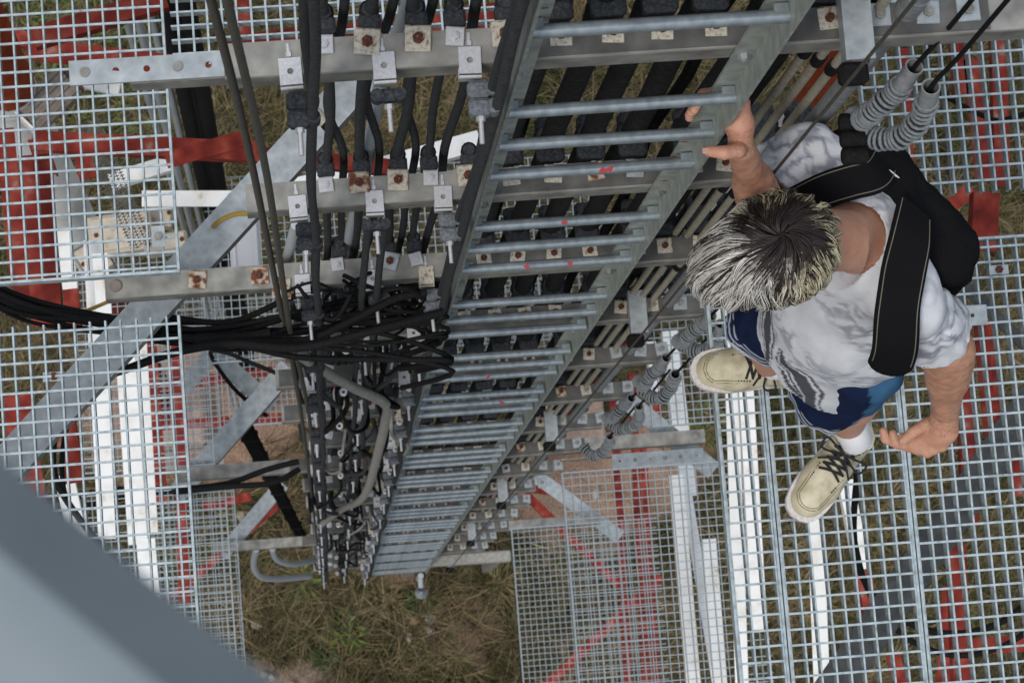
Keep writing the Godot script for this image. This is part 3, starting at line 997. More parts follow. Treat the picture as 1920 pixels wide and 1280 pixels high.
const LOOSE := [
	["black_cable","thick black cable arching over the black bundle to the ladder","black",0.0105,[[-0.555,6.70,-0.850],[-0.430,6.62,-0.870],[-0.310,6.56,-0.893],[-0.179,6.50,-0.895],[-0.015,6.45,-0.868],[0.151,6.42,-0.890],[0.332,6.42,-0.925]]],
	["black_cable","thick black cable rising across the bundle to the third bracket","black",0.0095,[[-0.445,6.70,-0.948],[-0.310,6.62,-0.938],[-0.155,6.55,-0.907],[-0.001,6.50,-0.892],[0.116,6.45,-0.925],[0.220,6.42,-0.965],[0.297,6.42,-0.975]]],
	["black_cable","black cable looping down beneath the left front grating","black",0.009,[[-0.363,6.90,-0.997],[-0.451,7.00,-0.989],[-0.554,7.05,-0.933],[-0.632,7.10,-0.848],[-0.665,7.10,-0.752],[-0.664,7.10,-0.655],[-0.608,7.10,-0.547],[-0.520,7.10,-0.424],[-0.380,7.10,-0.248],[-0.187,7.10,-0.069]]],
	["black_cable","thinner black cable beside the loop beneath the left grating","black",0.007,[[-0.421,6.95,-0.980],[-0.531,7.10,-0.924],[-0.617,7.15,-0.831],[-0.649,7.15,-0.728],[-0.647,7.15,-0.617],[-0.600,7.15,-0.530]]],
	["cream_cable","cream cable leaving the black bundle at the left edge","beige",0.008,[[-0.796,6.80,-1.168],[-0.695,6.80,-1.087],[-0.636,6.78,-1.050],[-0.549,6.75,-1.029],[-0.402,6.70,-1.003]]],
	["yellow_cable","thin yellow cable beside the cream cable","yellow",0.005,[[-0.793,6.85,-1.101],[-0.702,6.85,-1.061],[-0.632,6.80,-1.039],[-0.552,6.80,-1.042],[-0.465,6.80,-1.071]]],
	["black_cable","black cable hanging beneath the right gratings in a wide curve","black",0.009,[[1.558,7.20,-0.904],[1.488,7.20,-0.706],[1.442,7.20,-0.508],[1.420,7.20,-0.353],[1.441,7.20,-0.231],[1.539,7.20,-0.124],[1.664,7.20,-0.082],[1.796,7.20,-0.104],[1.921,7.20,-0.187]]],
	["black_cable","lower black cable curving in the lower right corner","black",0.008,[[1.438,7.30,-0.372],[1.466,7.30,-0.212],[1.556,7.30,-0.083],[1.681,7.30,-0.026],[1.814,7.30,-0.039],[1.939,7.30,-0.104]]],
	["black_cable","black cable beneath the grating behind the backpack","black",0.007,[[1.645,6.80,-1.482],[1.723,6.80,-1.427],[1.776,6.80,-1.396],[1.830,6.80,-1.378],[1.945,6.80,-1.406]]],
	["black_cable","black cable along the middle level bracket, upper one","black",0.012,[[-0.058,11.20,-1.038],[-0.191,11.20,-1.014],[-0.346,11.20,-0.971],[-0.523,11.25,-0.966],[-0.853,11.30,-0.984],[-1.291,11.30,-0.928]]],
	["black_cable","black cable along the middle level bracket, lower one","black",0.012,[[-0.060,11.20,-1.005],[-0.172,11.15,-0.954],[-0.346,11.15,-0.952],[-0.521,11.20,-0.951],[-0.811,11.30,-0.948],[-1.294,11.30,-0.863]]],
	["black_cable","thin black cable over the middle level brace","black",0.009,[[-0.117,10.90,-1.369],[-0.221,10.90,-1.420],[-0.324,10.90,-1.470],[-0.392,11.30,-1.517],[-0.310,11.60,-1.401],[-0.184,11.70,-1.289]]],
	["plastic_pipe","bent grey plastic pipe slanting across the coaxial cables","pvc",0.016,[[-0.034,7.20,-0.966],[0.038,7.60,-0.961],[0.130,8.00,-0.950],[0.234,8.40,-0.937],[0.241,8.80,-0.924],[0.229,9.60,-0.897],[0.209,10.80,-0.875],[0.180,11.60,-0.886],[0.115,12.60,-0.932],[0.013,13.60,-0.934]]],
	["earth_wire","yellow and green earth wire by the white enclosure","yellow",0.006,[[-0.223,6.60,-1.182],[-0.185,6.50,-1.194],[-0.144,6.40,-1.190],[-0.104,6.30,-1.171]]],
	["curved_conduit","outer curved grey conduit above the grass","conduit",0.02,[[-0.389,17.00,-1.049],[-0.424,17.50,-0.979],[-0.389,18.00,-0.927],[-0.258,18.50,-0.931],[-0.080,19.00,-0.960]]],
	["curved_conduit","inner curved grey conduit above the grass","conduit",0.018,[[-0.290,17.00,-1.041],[-0.267,17.30,-0.990],[-0.171,17.60,-0.972],[-0.034,18.00,-1.012]]],
]

const TRUNK := [[-0.818,6.75,-1.141],[-0.691,6.75,-1.059],[-0.534,6.72,-1.010],[-0.351,6.68,-0.967],[-0.182,6.64,-0.937],[-0.012,6.62,-0.932],[0.171,6.60,-0.954],[0.346,6.60,-0.931]]

func tower() -> void:
	var i := 0
	for m in MEMBERS:
		var a := A(m[2])
		var b := A(m[3])
		var w: float = m[1]
		var cn: String = m[0]
		var two := cn.begins_with("white_red")
		var word: String = "white and red" if two else cn
		var t := thing("tower_member", "%s painted steel angle %s" % [word, m[4]], "steel angle", (a + b) * .5, "painted tower members")
		var o := t.position
		var up := Vector3.UP
		var poly := angle_poly(w, w * .8, maxf(.006, w * .1))
		if i % 2 == 1:
			for k in poly.size():
				poly[k].x = -poly[k].x
		var segs := [[0.0, 1.0, M.white if cn == "white" else M.red, "angle"]]
		if two:
			segs = [[0.0, .62, M.white, "white_section"], [.62, 1.0, M.red, "red_section"]]
		for s in segs:
			var mb := MB.new()
			mb.prism(poly, a.lerp(b, s[0]) - o, a.lerp(b, s[1]) - o, up)
			obj(s[3], mb.done(), s[2], t)
		i += 1
	for l in [[1.575, -1.79, "rear right tower leg, a red and white tube behind the thick feeder cables"], [-.86, -1.95, "rear left tower leg, a red and white tube beneath the left rear grating"]]:
		var x: float = l[0]
		var z: float = l[1]
		var t := thing("corner_column", l[2], "column", W(x * 1.25, 21, z * 1.2))
		var o := t.position
		var bands := [[2.0, 8.3, M.orange, "red_band"], [8.3, 12.8, M.white, "white_band"], [12.8, 20.9, M.red, "red_band"]]
		for b in bands:
			var mb := MB.new()
			mb.rod(leg_at(x, z, b[0]) - o, leg_at(x, z, b[1]) - o, .062 if x > 0.0 else .085, 20)
			obj(b[3], mb.done(), b[2], t)
		var mb := MB.new()
		mb.cbox(Vector3(0, .12, 0), Vector3(.5, .35, .5), .02)
		obj("footing", mb.done(), M.concrete, t)
	# horizontal galvanised braces at each platform
	for b in [
		[.088, [.26, 6.54, -1.637], [-.817, 6.54, -.558], "galvanised", "broad galvanised diagonal brace running down left from the topmost bracket"],
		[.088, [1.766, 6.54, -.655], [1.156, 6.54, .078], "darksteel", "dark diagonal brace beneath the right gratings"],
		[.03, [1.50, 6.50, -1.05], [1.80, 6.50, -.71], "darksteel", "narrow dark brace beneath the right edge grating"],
		[.085, [-.093, 11.54, -1.473], [-.60, 11.54, -.955], "galvanised", "middle level diagonal brace left of the coaxial cables"],
		[.075, [-.416, 11.62, -1.562], [-.170, 11.62, -1.320], "galvanised", "short middle level brace meeting the diagonal brace"],
		[.070, [-.539, 11.47, -1.399], [-.403, 11.47, -1.548], "galvanised", "short drilled plate at the middle level brace"],
		[.080, [1.317, 11.54, -1.264], [1.69, 11.54, -.92], "galvanised", "middle level brace behind the long bracket by the right shoe"],
		[.085, [-.210, 16.55, -1.404], [-.60, 16.55, -1.0], "galvanised", "lowest diagonal brace beside the curved conduits"],
		[.085, [1.327, 16.55, -1.357], [1.82, 16.55, -.95], "galvanised", "lowest brace by the pink gravel on the right"]]:
		var p := A(b[1])
		var q := A(b[2])
		var mb := MB.new()
		mb.prism(angle_poly(b[0], .06, .008), p - (p + q) * .5, q - (p + q) * .5, Vector3.UP)
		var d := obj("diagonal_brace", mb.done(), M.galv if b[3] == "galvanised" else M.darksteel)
		d.position = (p + q) * .5
		tag(d, b[4], "brace", "galvanised braces")

func leg_at(x: float, z: float, h: float) -> Vector3:
	return W(x * (1.0 + .018 * (h - 7.0)), h, z * (1.0 + .014 * (h - 7.0)))

func loose_cable(called: String, label: String, m: Material, r: float, pts: Array, n := 6, sides := 10) -> MeshInstance3D:
	var ce := Vector3.ZERO
	for p in pts:
		ce += p / pts.size()
	var q := []
	for p in pts:
		q.append(p - ce)
	var mb := MB.new()
	mb.tube(smooth(q, n), r, sides)
	var o := obj(called, mb.done(), m)
	o.position = ce
	tag(o, label, "pipe" if "pipe" in called or "conduit" in called else "cable")
	return o

func cables() -> void:
	for c in LOOSE:
		var pts := []
		for p in c[4]:
			pts.append(A(p))
		loose_cable(c[0], c[1], M[c[2]], c[3], pts)
	# the black bundle coming in from the left
	var base := []
	for p in TRUNK:
		base.append(A(p))
	for i in 14:
		var pts := []
		var an := i * 2.4
		var rr := .004 + .0075 * sqrt(float(i))
		for j in base.size():
			var spread := 1.0 + 1.1 * maxf(0.0, j - 3.5)
			pts.append(base[j] + Vector3(0, sin(an + j * .35) * rr * .7, cos(an + j * .35) * rr * spread) + Vector3(rng.randf_range(-.01, .01), rng.randf_range(-.012, .012), rng.randf_range(-.012, .012) * (1.0 if j < 5 else 2.2)))
		var e: Vector3 = pts[-1]
		pts.append(Vector3(.30 - rng.randf() * .16, e.y - .22, e.z + rng.randf_range(-.03, .02)))
		var c := loose_cable("black_cable", "black cable in the bundle entering from the left edge", M.black, [.0065, .0052, .0042, .0078][i % 4], pts, 5, 8)
		c.set_meta("group", "cables of the black bundle")
	var mb := MB.new()
	mb.tube(smooth([A([-.26, 6.58, -.925]), A([-.16, 6.56, -.915]), A([-.08, 6.55, -.92])], 6), .015, 14)
	tag(obj("cable_sleeve", mb.done(), M.black), "thick black sleeve wrapped round the cable bundle", "cable sleeve")
	for q in [[-.60, 6.76, -1.02], [-.34, 6.66, -.955], [.10, 6.60, -.945]]:
		mb = MB.new()
		mb.tube([A(q) - Vector3(.008, 0, 0), A(q) + Vector3(.008, 0, 0)], .024, 12)
		var c := obj("cable_tie", mb.done(), M.black)
		tag(c, ["black tape round the bundle at the left edge", "black tape round the bundle left of the sleeve", "black tape round the bundle near the ladder"][[-.60, -.34, .10].find(q[0])], "cable tie")
	# loose tails crossing in front of the third and fourth brackets
	for i in 16:
		var x0 := rng.randf_range(-.06, .20)
		var h0 := rng.randf_range(6.35, 6.9)
		var pts := [W(x0, h0, ZB - .02 + rng.randf() * .06)]
		var dx := rng.randf_range(.04, .10)
		for j in 4:
			pts.append(W(clampf(x0 + dx * (j + 1), -.1, .34), h0 + rng.randf_range(-.12, .16) + .05 * j, ZB + rng.randf_range(-.03, .09)))
		var c := loose_cable("loose_tail", "thin black cable tail tangled between the third and fourth brackets", M.black, rng.randf_range(.003, .0055), pts, 6, 7)
		c.set_meta("group", "tangled cable tails")
	# jumper cables looping from bracket to bracket
	for i in 46:
		var k := 3 + i % 11
		var xa := rng.randf_range(-.02, .30)
		var xb := clampf(xa + rng.randf_range(-.10, .12), -.03, .33)
		var ha := bracket_h(k) + rng.randf_range(-.2, .3)
		var hb := ha + rng.randf_range(.4, 1.1)
		var pts := [W(xa, ha, ZB - .05), W(xa + rng.randf_range(-.03, .03), ha + .1, ZB + rng.randf_range(.02, .08)), W((xa + xb) * .5 + rng.randf_range(-.05, .05), (ha + hb) * .5, ZB + rng.randf_range(.03, .11)), W(xb, hb - .1, ZB + rng.randf_range(.02, .07)), W(xb, hb, ZB - .05)]
		var c := loose_cable("jumper_cable", "%s jumper cable looping between the brackets left of the ladder" % ["grey", "black", "pale grey"][0 if i % 3 == 0 else 1 if i % 7 else 2], M.coax if i % 3 == 0 else M.black if i % 7 else M.pvc, rng.randf_range(.004, .009), pts, 6, 8)
		c.set_meta("group", "jumper cables between the brackets")
	# feeder cables behind the ladder and to its right
	for i in 6:
		var x: float = FX[i]
		var pts := []
		for k in range(-2, 38):
			var h: float = 2.8 + k * .49
			if h > 20.8:
				break
			pts.append(W(x + DX + rng.randf_range(-.006, .006), h, FZ + rng.randf_range(-.006, .006)))
		pts.append(W(x + DX, 20.9, FZ))
		var c := loose_cable("feeder_cable", ["thick black feeder cable behind the ladder next to its left stile", "second thick black feeder cable from the ladder's left stile", "third thick black feeder cable from the ladder's left stile", "thick black feeder cable behind the ladder next to its right stile", "thick black feeder cable just right of the ladder", "second thick black feeder cable right of the ladder"][i], M.feeder, .0235 if i < 4 else .0245, pts, 3, 14)
		c.set_meta("group", "thick feeder cables")
	for i in 4:
		var x: float = [.905, .965, 1.035, 1.09][i]
		var pts := []
		for k in range(6, 38):
			var h: float = 2.8 + k * .49
			if h > 20.8:
				break
			pts.append(W(x + DX + rng.randf_range(-.008, .008), h, FZ - .035 + rng.randf_range(-.008, .008)))
		var c := loose_cable("feeder_cable", ["black feeder cable behind the cream tubes, nearest the ladder", "second black feeder cable behind the cream tubes", "black feeder cable behind the grey plastic pipe", "black feeder cable at the right ends of the brackets"][i], M.feeder, [.022, .02, .017, .012][i], pts, 3, 12)
		c.set_meta("group", "thick feeder cables")
	for i in 7:
		var x: float = [.40, .475, .56, .64, .735, .84, .775][i]
		var pts := []
		for k in range(0, 38):
			var h: float = 2.8 + k * .49
			if h > 20.8:
				break
			pts.append(W(x + DX + rng.randf_range(-.014, .014), h, FZ - .065 + rng.randf_range(-.012, .012)))
		var c := loose_cable("thin_cable", "thin black cable behind the feeders, %s from the ladder's left stile" % nth(i), M.feeder, .0135, pts, 3, 10)
		c.set_meta("group", "thin cables behind the feeders")
	# coaxial cables left of the ladder: [x, z, r, sway, material]
	var cx := [[.026, ZB + .043, .0085, .006], [.026, ZB + .072, .0085, .006], [.318, ZB + .043, .0095, .006], [.322, ZB + .074, .0095, .008], [.056, ZB - .10, .0095, .012], [.092, ZB - .11, .0085, .016], [.128, ZB - .10, .0105, .01], [.165, ZB - .115, .0085, .016], [.203, ZB - .10, .0105, .012], [.236, ZB - .11, .0085, .014], [.266, ZB - .10, .0085, .010], [.30, ZB - .105, .0095, .010], [.131, ZB + .043, .0085, .006], [.167, ZB + .043, .0085, .006]]
	for e in [[.01, -.12, .011], [.075, -.135, .010], [.11, -.13, .012], [.15, -.14, .011], [.185, -.13, .012], [.22, -.14, .011], [.285, -.135, .012], [.325, -.13, .012], [-.045, -.11, .010]]:
		cx.append([e[0], ZB + e[1], e[2], .016])
	for i in cx.size():
		var q: Array = cx[i]
		var pts := []
		var k0 := 1 if i == 12 or i == 13 else 3 if i > 13 else -2
		for k in range(k0 * 2, 32):
			var h: float = bracket_h(0) + .5 * k if k < 1 else 4.45 + .5 * k
			if h > 20.7:
				break
			var sw: float = q[3] * (.4 if k % 2 == 0 else 1.6)
			pts.append(W(q[0] + DX + rng.randf_range(-sw, sw) - (.012 if k % 2 and i in [5, 7, 9] else 0.0), h, q[1] + rng.randf_range(-sw, sw) * .7))
		var c := loose_cable("coaxial_cable", "grey black coaxial cable left of the ladder, %s %s" % [nth(i % 20) if i < 20 else ["inner", "middle", "outer"][i - 20], "clipped in front of the brackets" if q[1] > ZB else "running behind the brackets" if i < 20 else "of the rearmost ones"], M.coax, q[2], pts, 5, 10)
		c.set_meta("group", "coaxial cables left of the ladder")
	# wire ropes in front of the brackets
	for r in [[[-.132, 2.6, -.945], [-.1016, 3.48, -.93], [-.0798, 4.52, -.93], [-.0613, 6.19, -.93], [-.055, 6.7, -.95], [-.04, 9.0, -.985], [-.03, 12.0, -.985], [-.02, 16.0, -.985]], [[-.10, 2.6, -.93], [-.0801, 3.44, -.92], [-.0557, 4.61, -.92], [-.0459, 6.34, -.92], [-.04, 7.0, -.95], [-.015, 9.0, -.98], [-.008, 12.0, -.98], [0.0, 16.0, -.98]]]:
		var pts := []
		for p in r:
			pts.append(A(p))
		var first: bool = r[0][0] < -.12
		var c := loose_cable("wire_rope", "left one of the two brown grey wire ropes hanging by the brackets" if first else "right one of the two brown grey wire ropes hanging by the brackets", M.rope, .0068, pts, 8, 10)
		c.set_meta("group", "wire ropes")
	# corrugated conduit behind the brackets
	for q in [[[.235, 4.30, -1.20], [.21, 4.75, -1.205], [.185, 5.05, -1.20], [.165, 5.30, -1.15], [.15, 5.8, -1.13], [.125, 6.3, -1.12], [.12, 7.0, -1.13]], [[.0, 6.2, -1.12], [-.03, 6.6, -1.10], [-.045, 7.0, -1.07], [-.04, 7.6, -1.06]]]:
		var pts := []
		for p in q:
			pts.append(A(p))
		var path := smooth(pts, 60 if q.size() > 5 else 70)
		var rr := []
		for j in path.size():
			rr.append(.0135 if j % 4 < 2 else .0112)
		var mb2 := MB.new()
		mb2.tube(path, rr, 12)
		tag(obj("corrugated_conduit", mb2.done(), M.conduit), "grey corrugated conduit bending behind the second bracket" if q.size() > 5 else "grey corrugated conduit dropping into the black bundle", "conduit")
	# cream tubes and safety wire right of the ladder
	for i in 3:
		var x: float = [.910, .937, .967][i]
		var t := thing("cream_tube", ["cream tube right of the feeders, nearest the ladder", "cream tube right of the feeders, middle of three", "cream tube right of the feeders, farthest from the ladder"][i], "tube", W(x, 12, -1.085), "cream tubes beside the feeders")
		mb = MB.new()
		mb.rod(W(x, 3.0, -1.085 + .01 * i) - t.position, W(x, 20.9, -1.085 + .01 * i) - t.position, .0088, 10)
		obj("tube_body", mb.done(), M.beige, t)
		for k in 16:
			mb = MB.new()
			var hh := bracket_h(k) + .32 + .03 * i
			if hh > 19.5:
				continue
			mb.rod(W(x, hh, -1.085 + .01 * i) - t.position, W(x, hh + .05, -1.085 + .01 * i) - t.position, .0125, 10)
			obj("black_clip", mb.done(), M.black, t)
	mb = MB.new()
	mb.rod(W(.881, 2.0, -.921), W(.881, 20.0, -.921), .003, 8)
	tag(obj("safety_wire", mb.done(), M.rope), "taut steel safety wire passing the person's right arm", "wire")
	mb = MB.new()
	mb.rod(W(1.013, 3.2, -1.06), W(1.013, 20.9, -1.06), .019, 16)
	mb.tube([W(1.013, 4.18, -1.06), W(1.013, 4.30, -1.06)], .0215, 16)
	tag(obj("grey_pipe", mb.done(), M.grey_pipe), "grey plastic pipe beside the cream tubes", "pipe")
	# standoff arms that hold the safety wire
	for k in [0, 3, 6, 9, 12, 15]:
		var h := bracket_h(k) - .02
		var t := thing("standoff_arm", "galvanised standoff arm with black wire guide, %s from the top" % nth(k / 3), "standoff arm", W(.920, h, -1.06), "standoff arms of the safety wire")
		mb = MB.new()
		mb.prism(PackedVector2Array([Vector2(-.024, 0), Vector2(.024, 0), Vector2(.024, -.04), Vector2(.018, -.04), Vector2(.018, -.006), Vector2(-.018, -.006), Vector2(-.018, -.04), Vector2(-.024, -.04)]), Vector3(0, .03, -.03), Vector3(0, .03, .088), Vector3.UP)
		obj("channel", mb.done(), M.galv, t)
		mb = MB.new()
		mb.cbox(Vector3(-.012, .012, .108), Vector3(.048, .03, .036), .006)
		obj("wire_guide", mb.done(), M.black, t)
	# coiled grey sleeves on cable tails
	for c in [[0, .0, "upper"], [0, 1.0, "lower"], [3, .0, "a"], [3, 1.0, "b"], [4, .0, "c"], [4, 1.0, "d"], [5, .0, "e"], [5, 1.0, "f"], [6, .5, "g"]]:
		coil(c[0], c[1])

func coil(k: int, v: float) -> void:
	var raw := []
	if v < .5:
		raw = [[.978, 4.66, -.975], [.990, 4.62, -.968], [1.003, 4.57, -.975], [1.031, 4.52, -.995], [1.045, 4.45, -1.016]]
	else:
		raw = [[.985, 4.66, -.965], [1.013, 4.64, -.935], [1.046, 4.61, -.928], [1.069, 4.56, -.944], [1.072, 4.49, -.966], [1.068, 4.44, -.978]]
	var dh := 0.0 if k == 0 else bracket_h(k) - bracket_h(0) - .28
	var dx := 0.0 if k == 0 else .055
	var pts := []
	for p in raw:
		pts.append(W(p[0] + dx, p[1] + dh, p[2] + (0.0 if k == 0 else rng.randf_range(-.01, .01))))
	var names := {0: "topmost bracket above the backpack", 3: "fourth bracket beside the hair", 4: "fifth bracket beside the right shoe", 5: "sixth bracket", 6: "seventh bracket"}
	var t := thing("coiled_sleeve", "%s grey coiled cable sleeve at the %s" % ["straighter" if v < .5 else "curled", names[k]], "cable sleeve", pts[0], "coiled cable sleeves")
	var o := t.position
	var path := smooth(pts, 24)
	var len_ := path.size()
	var turns := 19.0
	var hel := []
	var u := Vector3.UP
	var steps := int(turns * 12)
	for i in steps + 1:
		var f := float(i) / steps * .82 * (len_ - 1)
		var a := int(f)
		var p: Vector3 = path[a].lerp(path[mini(a + 1, len_ - 1)], f - a)
		var tan_: Vector3 = (path[mini(a + 2, len_ - 1)] - path[maxi(a - 1, 0)]).normalized()
		u = (u - tan_ * u.dot(tan_)).normalized()
		var w := tan_.cross(u)
		var an := TAU * turns * i / steps
		var r := .0185 + .002 * sin(i * .13)
		hel.append(p + (u * cos(an) + w * sin(an)) * r - o)
	var mb := MB.new()
	mb.tube(hel, .0034, 6)
	obj("coil", mb.done(), M.coil, t)
	mb = MB.new()
	var core := []
	for i in range(2, int(len_ * .8)):
		core.append(path[i] - o)
	mb.tube(core, .0155, 12)
	obj("inner_sleeve", mb.done(), M.rubber, t)
	mb = MB.new()
	var i0 := int(len_ * .74)
	var seg := []
	for i in range(i0, len_):
		seg.append(path[i] - o)
	mb.tube(seg, .0165, 16, false)
	mb.tube(seg, .0135, 16, false)
	var tn: Vector3 = (seg[-1] - seg[-2]).normalized()
	var uu := tn.cross(Vector3.RIGHT).normalized()
	var ww := tn.cross(uu)
	for i in 16:
		var d0 := uu * cos(TAU * i / 16) + ww * sin(TAU * i / 16)
		var d1 := uu * cos(TAU * (i + 1) / 16) + ww * sin(TAU * (i + 1) / 16)
		mb.quad(seg[-1] + d0 * .0135, seg[-1] + d1 * .0135, seg[-1] + d1 * .0165, seg[-1] + d0 * .0165, tn)
	obj("pipe_end", mb.done(), M.grey_pipe, t)
	mb = MB.new()
	mb.tube(smooth([seg[0], seg[-1], seg[-1] + Vector3(.02, .16, -.02), seg[-1] + Vector3(.05, .5, -.06)], 5), .0042, 8)
	obj("cable_tail", mb.done(), M.black, t)
	if v < .5 and k == 0:
		for j in 3:
			mb = MB.new()
			mb.tube([Vector3(-.03, .014, .008 + .03 * j), Vector3(-.026, .014, .008 + .03 * j), Vector3(.012, .014, .008 + .03 * j), Vector3(.016, .014, .008 + .03 * j)], [.011, .0165, .0165, .011], 12)
			obj("rubber_clamp", mb.done(), M.black, t)

func fittings() -> void:
	var mb := MB.new()
	# ribbed grey box and white panel under the left rear grating
	var t := thing("ribbed_box", "tan grey ribbed equipment box tilted beneath the left rear grating", "box", W(-.766, 8.4, -1.948))
	t.rotation = Vector3(.15, .75, 0)
	mb.cbox(Vector3.ZERO, Vector3(.19, .10, .11), .006)
	obj("housing", mb.done(), M.tan, t)
	for i in 4:
		mb = MB.new()
		mb.cbox(Vector3(0, .053, -.042 + .027 * i), Vector3(.185, .012, .011), .003)
		obj("rib", mb.done(), M.tan, t)
	for s in [-1.0, 1.0]:
		mb = MB.new()
		mb.box(Vector3(.099 * s, .01, 0), Vector3(.008, .11, .105))
		obj("end_cap", mb.done(), M.brown if s > 0 else M.white, t)
	t = thing("white_panel", "flat white panel between the ribbed box and the drilled plate", "box", W(-.615, 8.62, -2.06))  # a plain white panel lying flat
	mb = MB.new()
	mb.cbox(Vector3.ZERO, Vector3(.13, .02, .08), .004, Basis(Vector3.UP, -.25))
	obj("lid", mb.done(), M.white, t)
	for i in 4:
		var c: Array = [["largest cream cabinet beneath the corner of the left rear grating", -.68, 10.2, -1.84, .24, .15, .1], ["cream cabinet beside the perforated tray", -.545, 10.3, -1.93, .12, .10, -.2], ["pale cabinet lid in front of the cream cabinets", -.50, 9.9, -1.74, .16, .07, .1], ["tan crate left of the cream cabinets", -.80, 10.4, -1.78, .12, .14, .5]][i]
		t = thing("equipment_cabinet", c[0], "cabinet", W(c[1], c[2], c[3]))
		t.rotation.y = c[6]
		mb = MB.new()
		mb.cbox(Vector3.ZERO, Vector3(c[4], .1, c[5]), .006)
		obj("body", mb.done(), M.tan if i == 3 else M.cabinet, t)
		mb = MB.new()
		mb.cbox(Vector3(0, .056, 0), Vector3(c[4] * .9, .012, c[5] * .84), .003)
		obj("lid", mb.done(), M.cabinet, t)
		for s in [-1.0, 1.0]:
			mb = MB.new()
			mb.hexa(Vector3(c[4] * .38 * s, .062, 0), Vector3.UP, .009, .006)
			obj("screw", mb.done(), M.rust, t)
	t = thing("white_enclosure", "long white plastic enclosure left of the wire ropes", "enclosure", W(-.16, 7.4, -1.32))
	mb = MB.new()
	mb.cbox(Vector3.ZERO, Vector3(.082, .06, .22), .006)
	obj("box", mb.done(), M.plain_white, t)
	for s in [-1.0, 1.0]:
		mb = MB.new()
		mb.cbox(Vector3(.03 * s, .033, 0), Vector3(.012, .008, .215), .002)
		obj("ridge", mb.done(), M.plain_white, t)
	t = thing("cylinder_lamp", "small beige and black cylinder fixed to the diagonal brace", "lamp", A([.035, 5.3, -1.183]))
	mb = MB.new()
	var dv := (A([.069, 5.3, -1.143]) - A([.035, 5.3, -1.183])).normalized()
	mb.rod(Vector3.ZERO, dv * .034, .0125, 16)
	obj("beige_body", mb.done(), M.beige, t)
	mb = MB.new()
	mb.rod(dv * .034, dv * .062, .0128, 16)
	obj("black_cap", mb.done(), M.black, t)
	mb = MB.new()
	mb.cbox(dv * -.02, Vector3(.04, .02, .02), .004)
	obj("holder", mb.done(), M.rust, t)
	# perforated strip
	t = thing("perforated_tray", "grey perforated metal cable tray beneath the left rear grating", "cable tray", W(-.61, 9.0, -1.79))
	var a := A([-.692, 9.0, -2.008]) - t.position
	var b := A([-.535, 9.0, -1.583]) - t.position
	var d := (b - a)
	var side := d.normalized().cross(Vector3.UP) * .032
	mb = MB.new()
	for i in 40:
		for j in 5:
			var p := a + d * ((i + (.5 if j % 2 else 0.0)) / 40.0) + side * (j - 2) * .5
			var bb := Basis(Vector3.UP, atan2(d.x, d.z))
			mb.box(p, Vector3(.0035, .003, .013), bb)
			mb.box(p + d * .5 / 40.0, Vector3(.016, .003, .0035), bb)
	obj("mesh_strip", mb.done(), M.darksteel, t).set_meta("kind", "stuff")
	# cable run down the rear face
	for i in 6:
		mb = MB.new()
		var x: float = [-.49, -.455, -.41, -.36, -.30, -.33][i]
		mb.rod(W(x, 6.6, -2.13), W(x - .1, 20.9, -2.3), [.012, .014, .014, .03, .03, .02][i], 10)
		tag(obj("rear_conduit", mb.done(), M.conduit if i < 3 else M.black), ["thin grey conduit down the rear face, leftmost", "thin grey conduit down the rear face, second", "thin grey conduit down the rear face, third", "thick black conduit down the rear face beside the grey ones", "thick black conduit down the rear face, farthest right", "black conduit down the rear face between the two thick ones"][i], "conduit", "conduits down the rear face")
	# the out-of-focus beam close to the lens, with a cable along its edge
	t = thing("near_beam", "blurred blue grey steel beam across the lower left corner", "beam", W(-.0385, .6, -.0325))
	var u := (Vector3(-.022, 0, -.010) - Vector3(-.103, 0, -.0849)).normalized()
	var w := Vector3(u.z, 0, -u.x)
	if w.z < 0:
		w = -w
	w = Vector3(-u.z, 0, u.x)
	mb = MB.new()
	var bas := Basis(u, Vector3.UP, u.cross(Vector3.UP).normalized())
	var inward := Vector3(-.679, 0, .735)
	mb.cbox(inward * .055 + Vector3(0, -.03, 0), Vector3(1.6, .06, .11), .016, bas)
	obj("web", mb.done(), M.near, t)
	mb = MB.new()
	mb.cbox(inward * .10 + Vector3(0, -.10, 0), Vector3(1.6, .14, .012), .003, bas)
	obj("flange", mb.done(), M.near, t)
	# black trunking down the left of the coaxial cables
	t = thing("black_trunking", "flat black trunking slanting down left of the coaxial cables", "trunking", A([-.19, 15.0, -1.27]))
	mb = MB.new()
	var ta := A([-.285, 11.6, -1.25]) - t.position
	var tb := A([-.11, 20.6, -1.30]) - t.position
	mb.prism(PackedVector2Array([Vector2(-.03, -.02), Vector2(.03, -.02), Vector2(.035, -.012), Vector2(.035, .012), Vector2(.03, .02), Vector2(-.03, .02), Vector2(-.035, .012), Vector2(-.035, -.012)]), ta, tb, Vector3.BACK)
	obj("casing", mb.done(), M.pack, t)
	for i in 8:
		mb = MB.new()
		mb.cbox(ta.lerp(tb, .06 + i * .12), Vector3(.078, .03, .05), .004)
		obj("strap", mb.done(), M.black, t)
	# fixtures at the ladder foot
	t = thing("foot_lamp", "round grey fitting on a short post below the ladder foot", "lamp", W(.72, 20.3, -.93))
	mb = MB.new()
	mb.rod(Vector3(0, -.35, -.04), Vector3(0, .1, -.04), .022, 12)
	mb.rod(Vector3(0, .0, -.04), Vector3(0, .0, .06), .02, 12)
	obj("post", mb.done(), M.conduit, t)
	mb = MB.new()
	mb.tube([Vector3(0, -.03, .08), Vector3(0, -.02, .08), Vector3(0, .0, .08), Vector3(0, .02, .08), Vector3(0, .03, .08)], [.01, .035, .048, .035, .006], 16)
	obj("dome", mb.done(), M.conduit, t)
	t = thing("base_beam", "low pale beam beneath the brackets right of the ladder foot", "beam", W(.95, 19.2, -1.02))
	mb = MB.new()
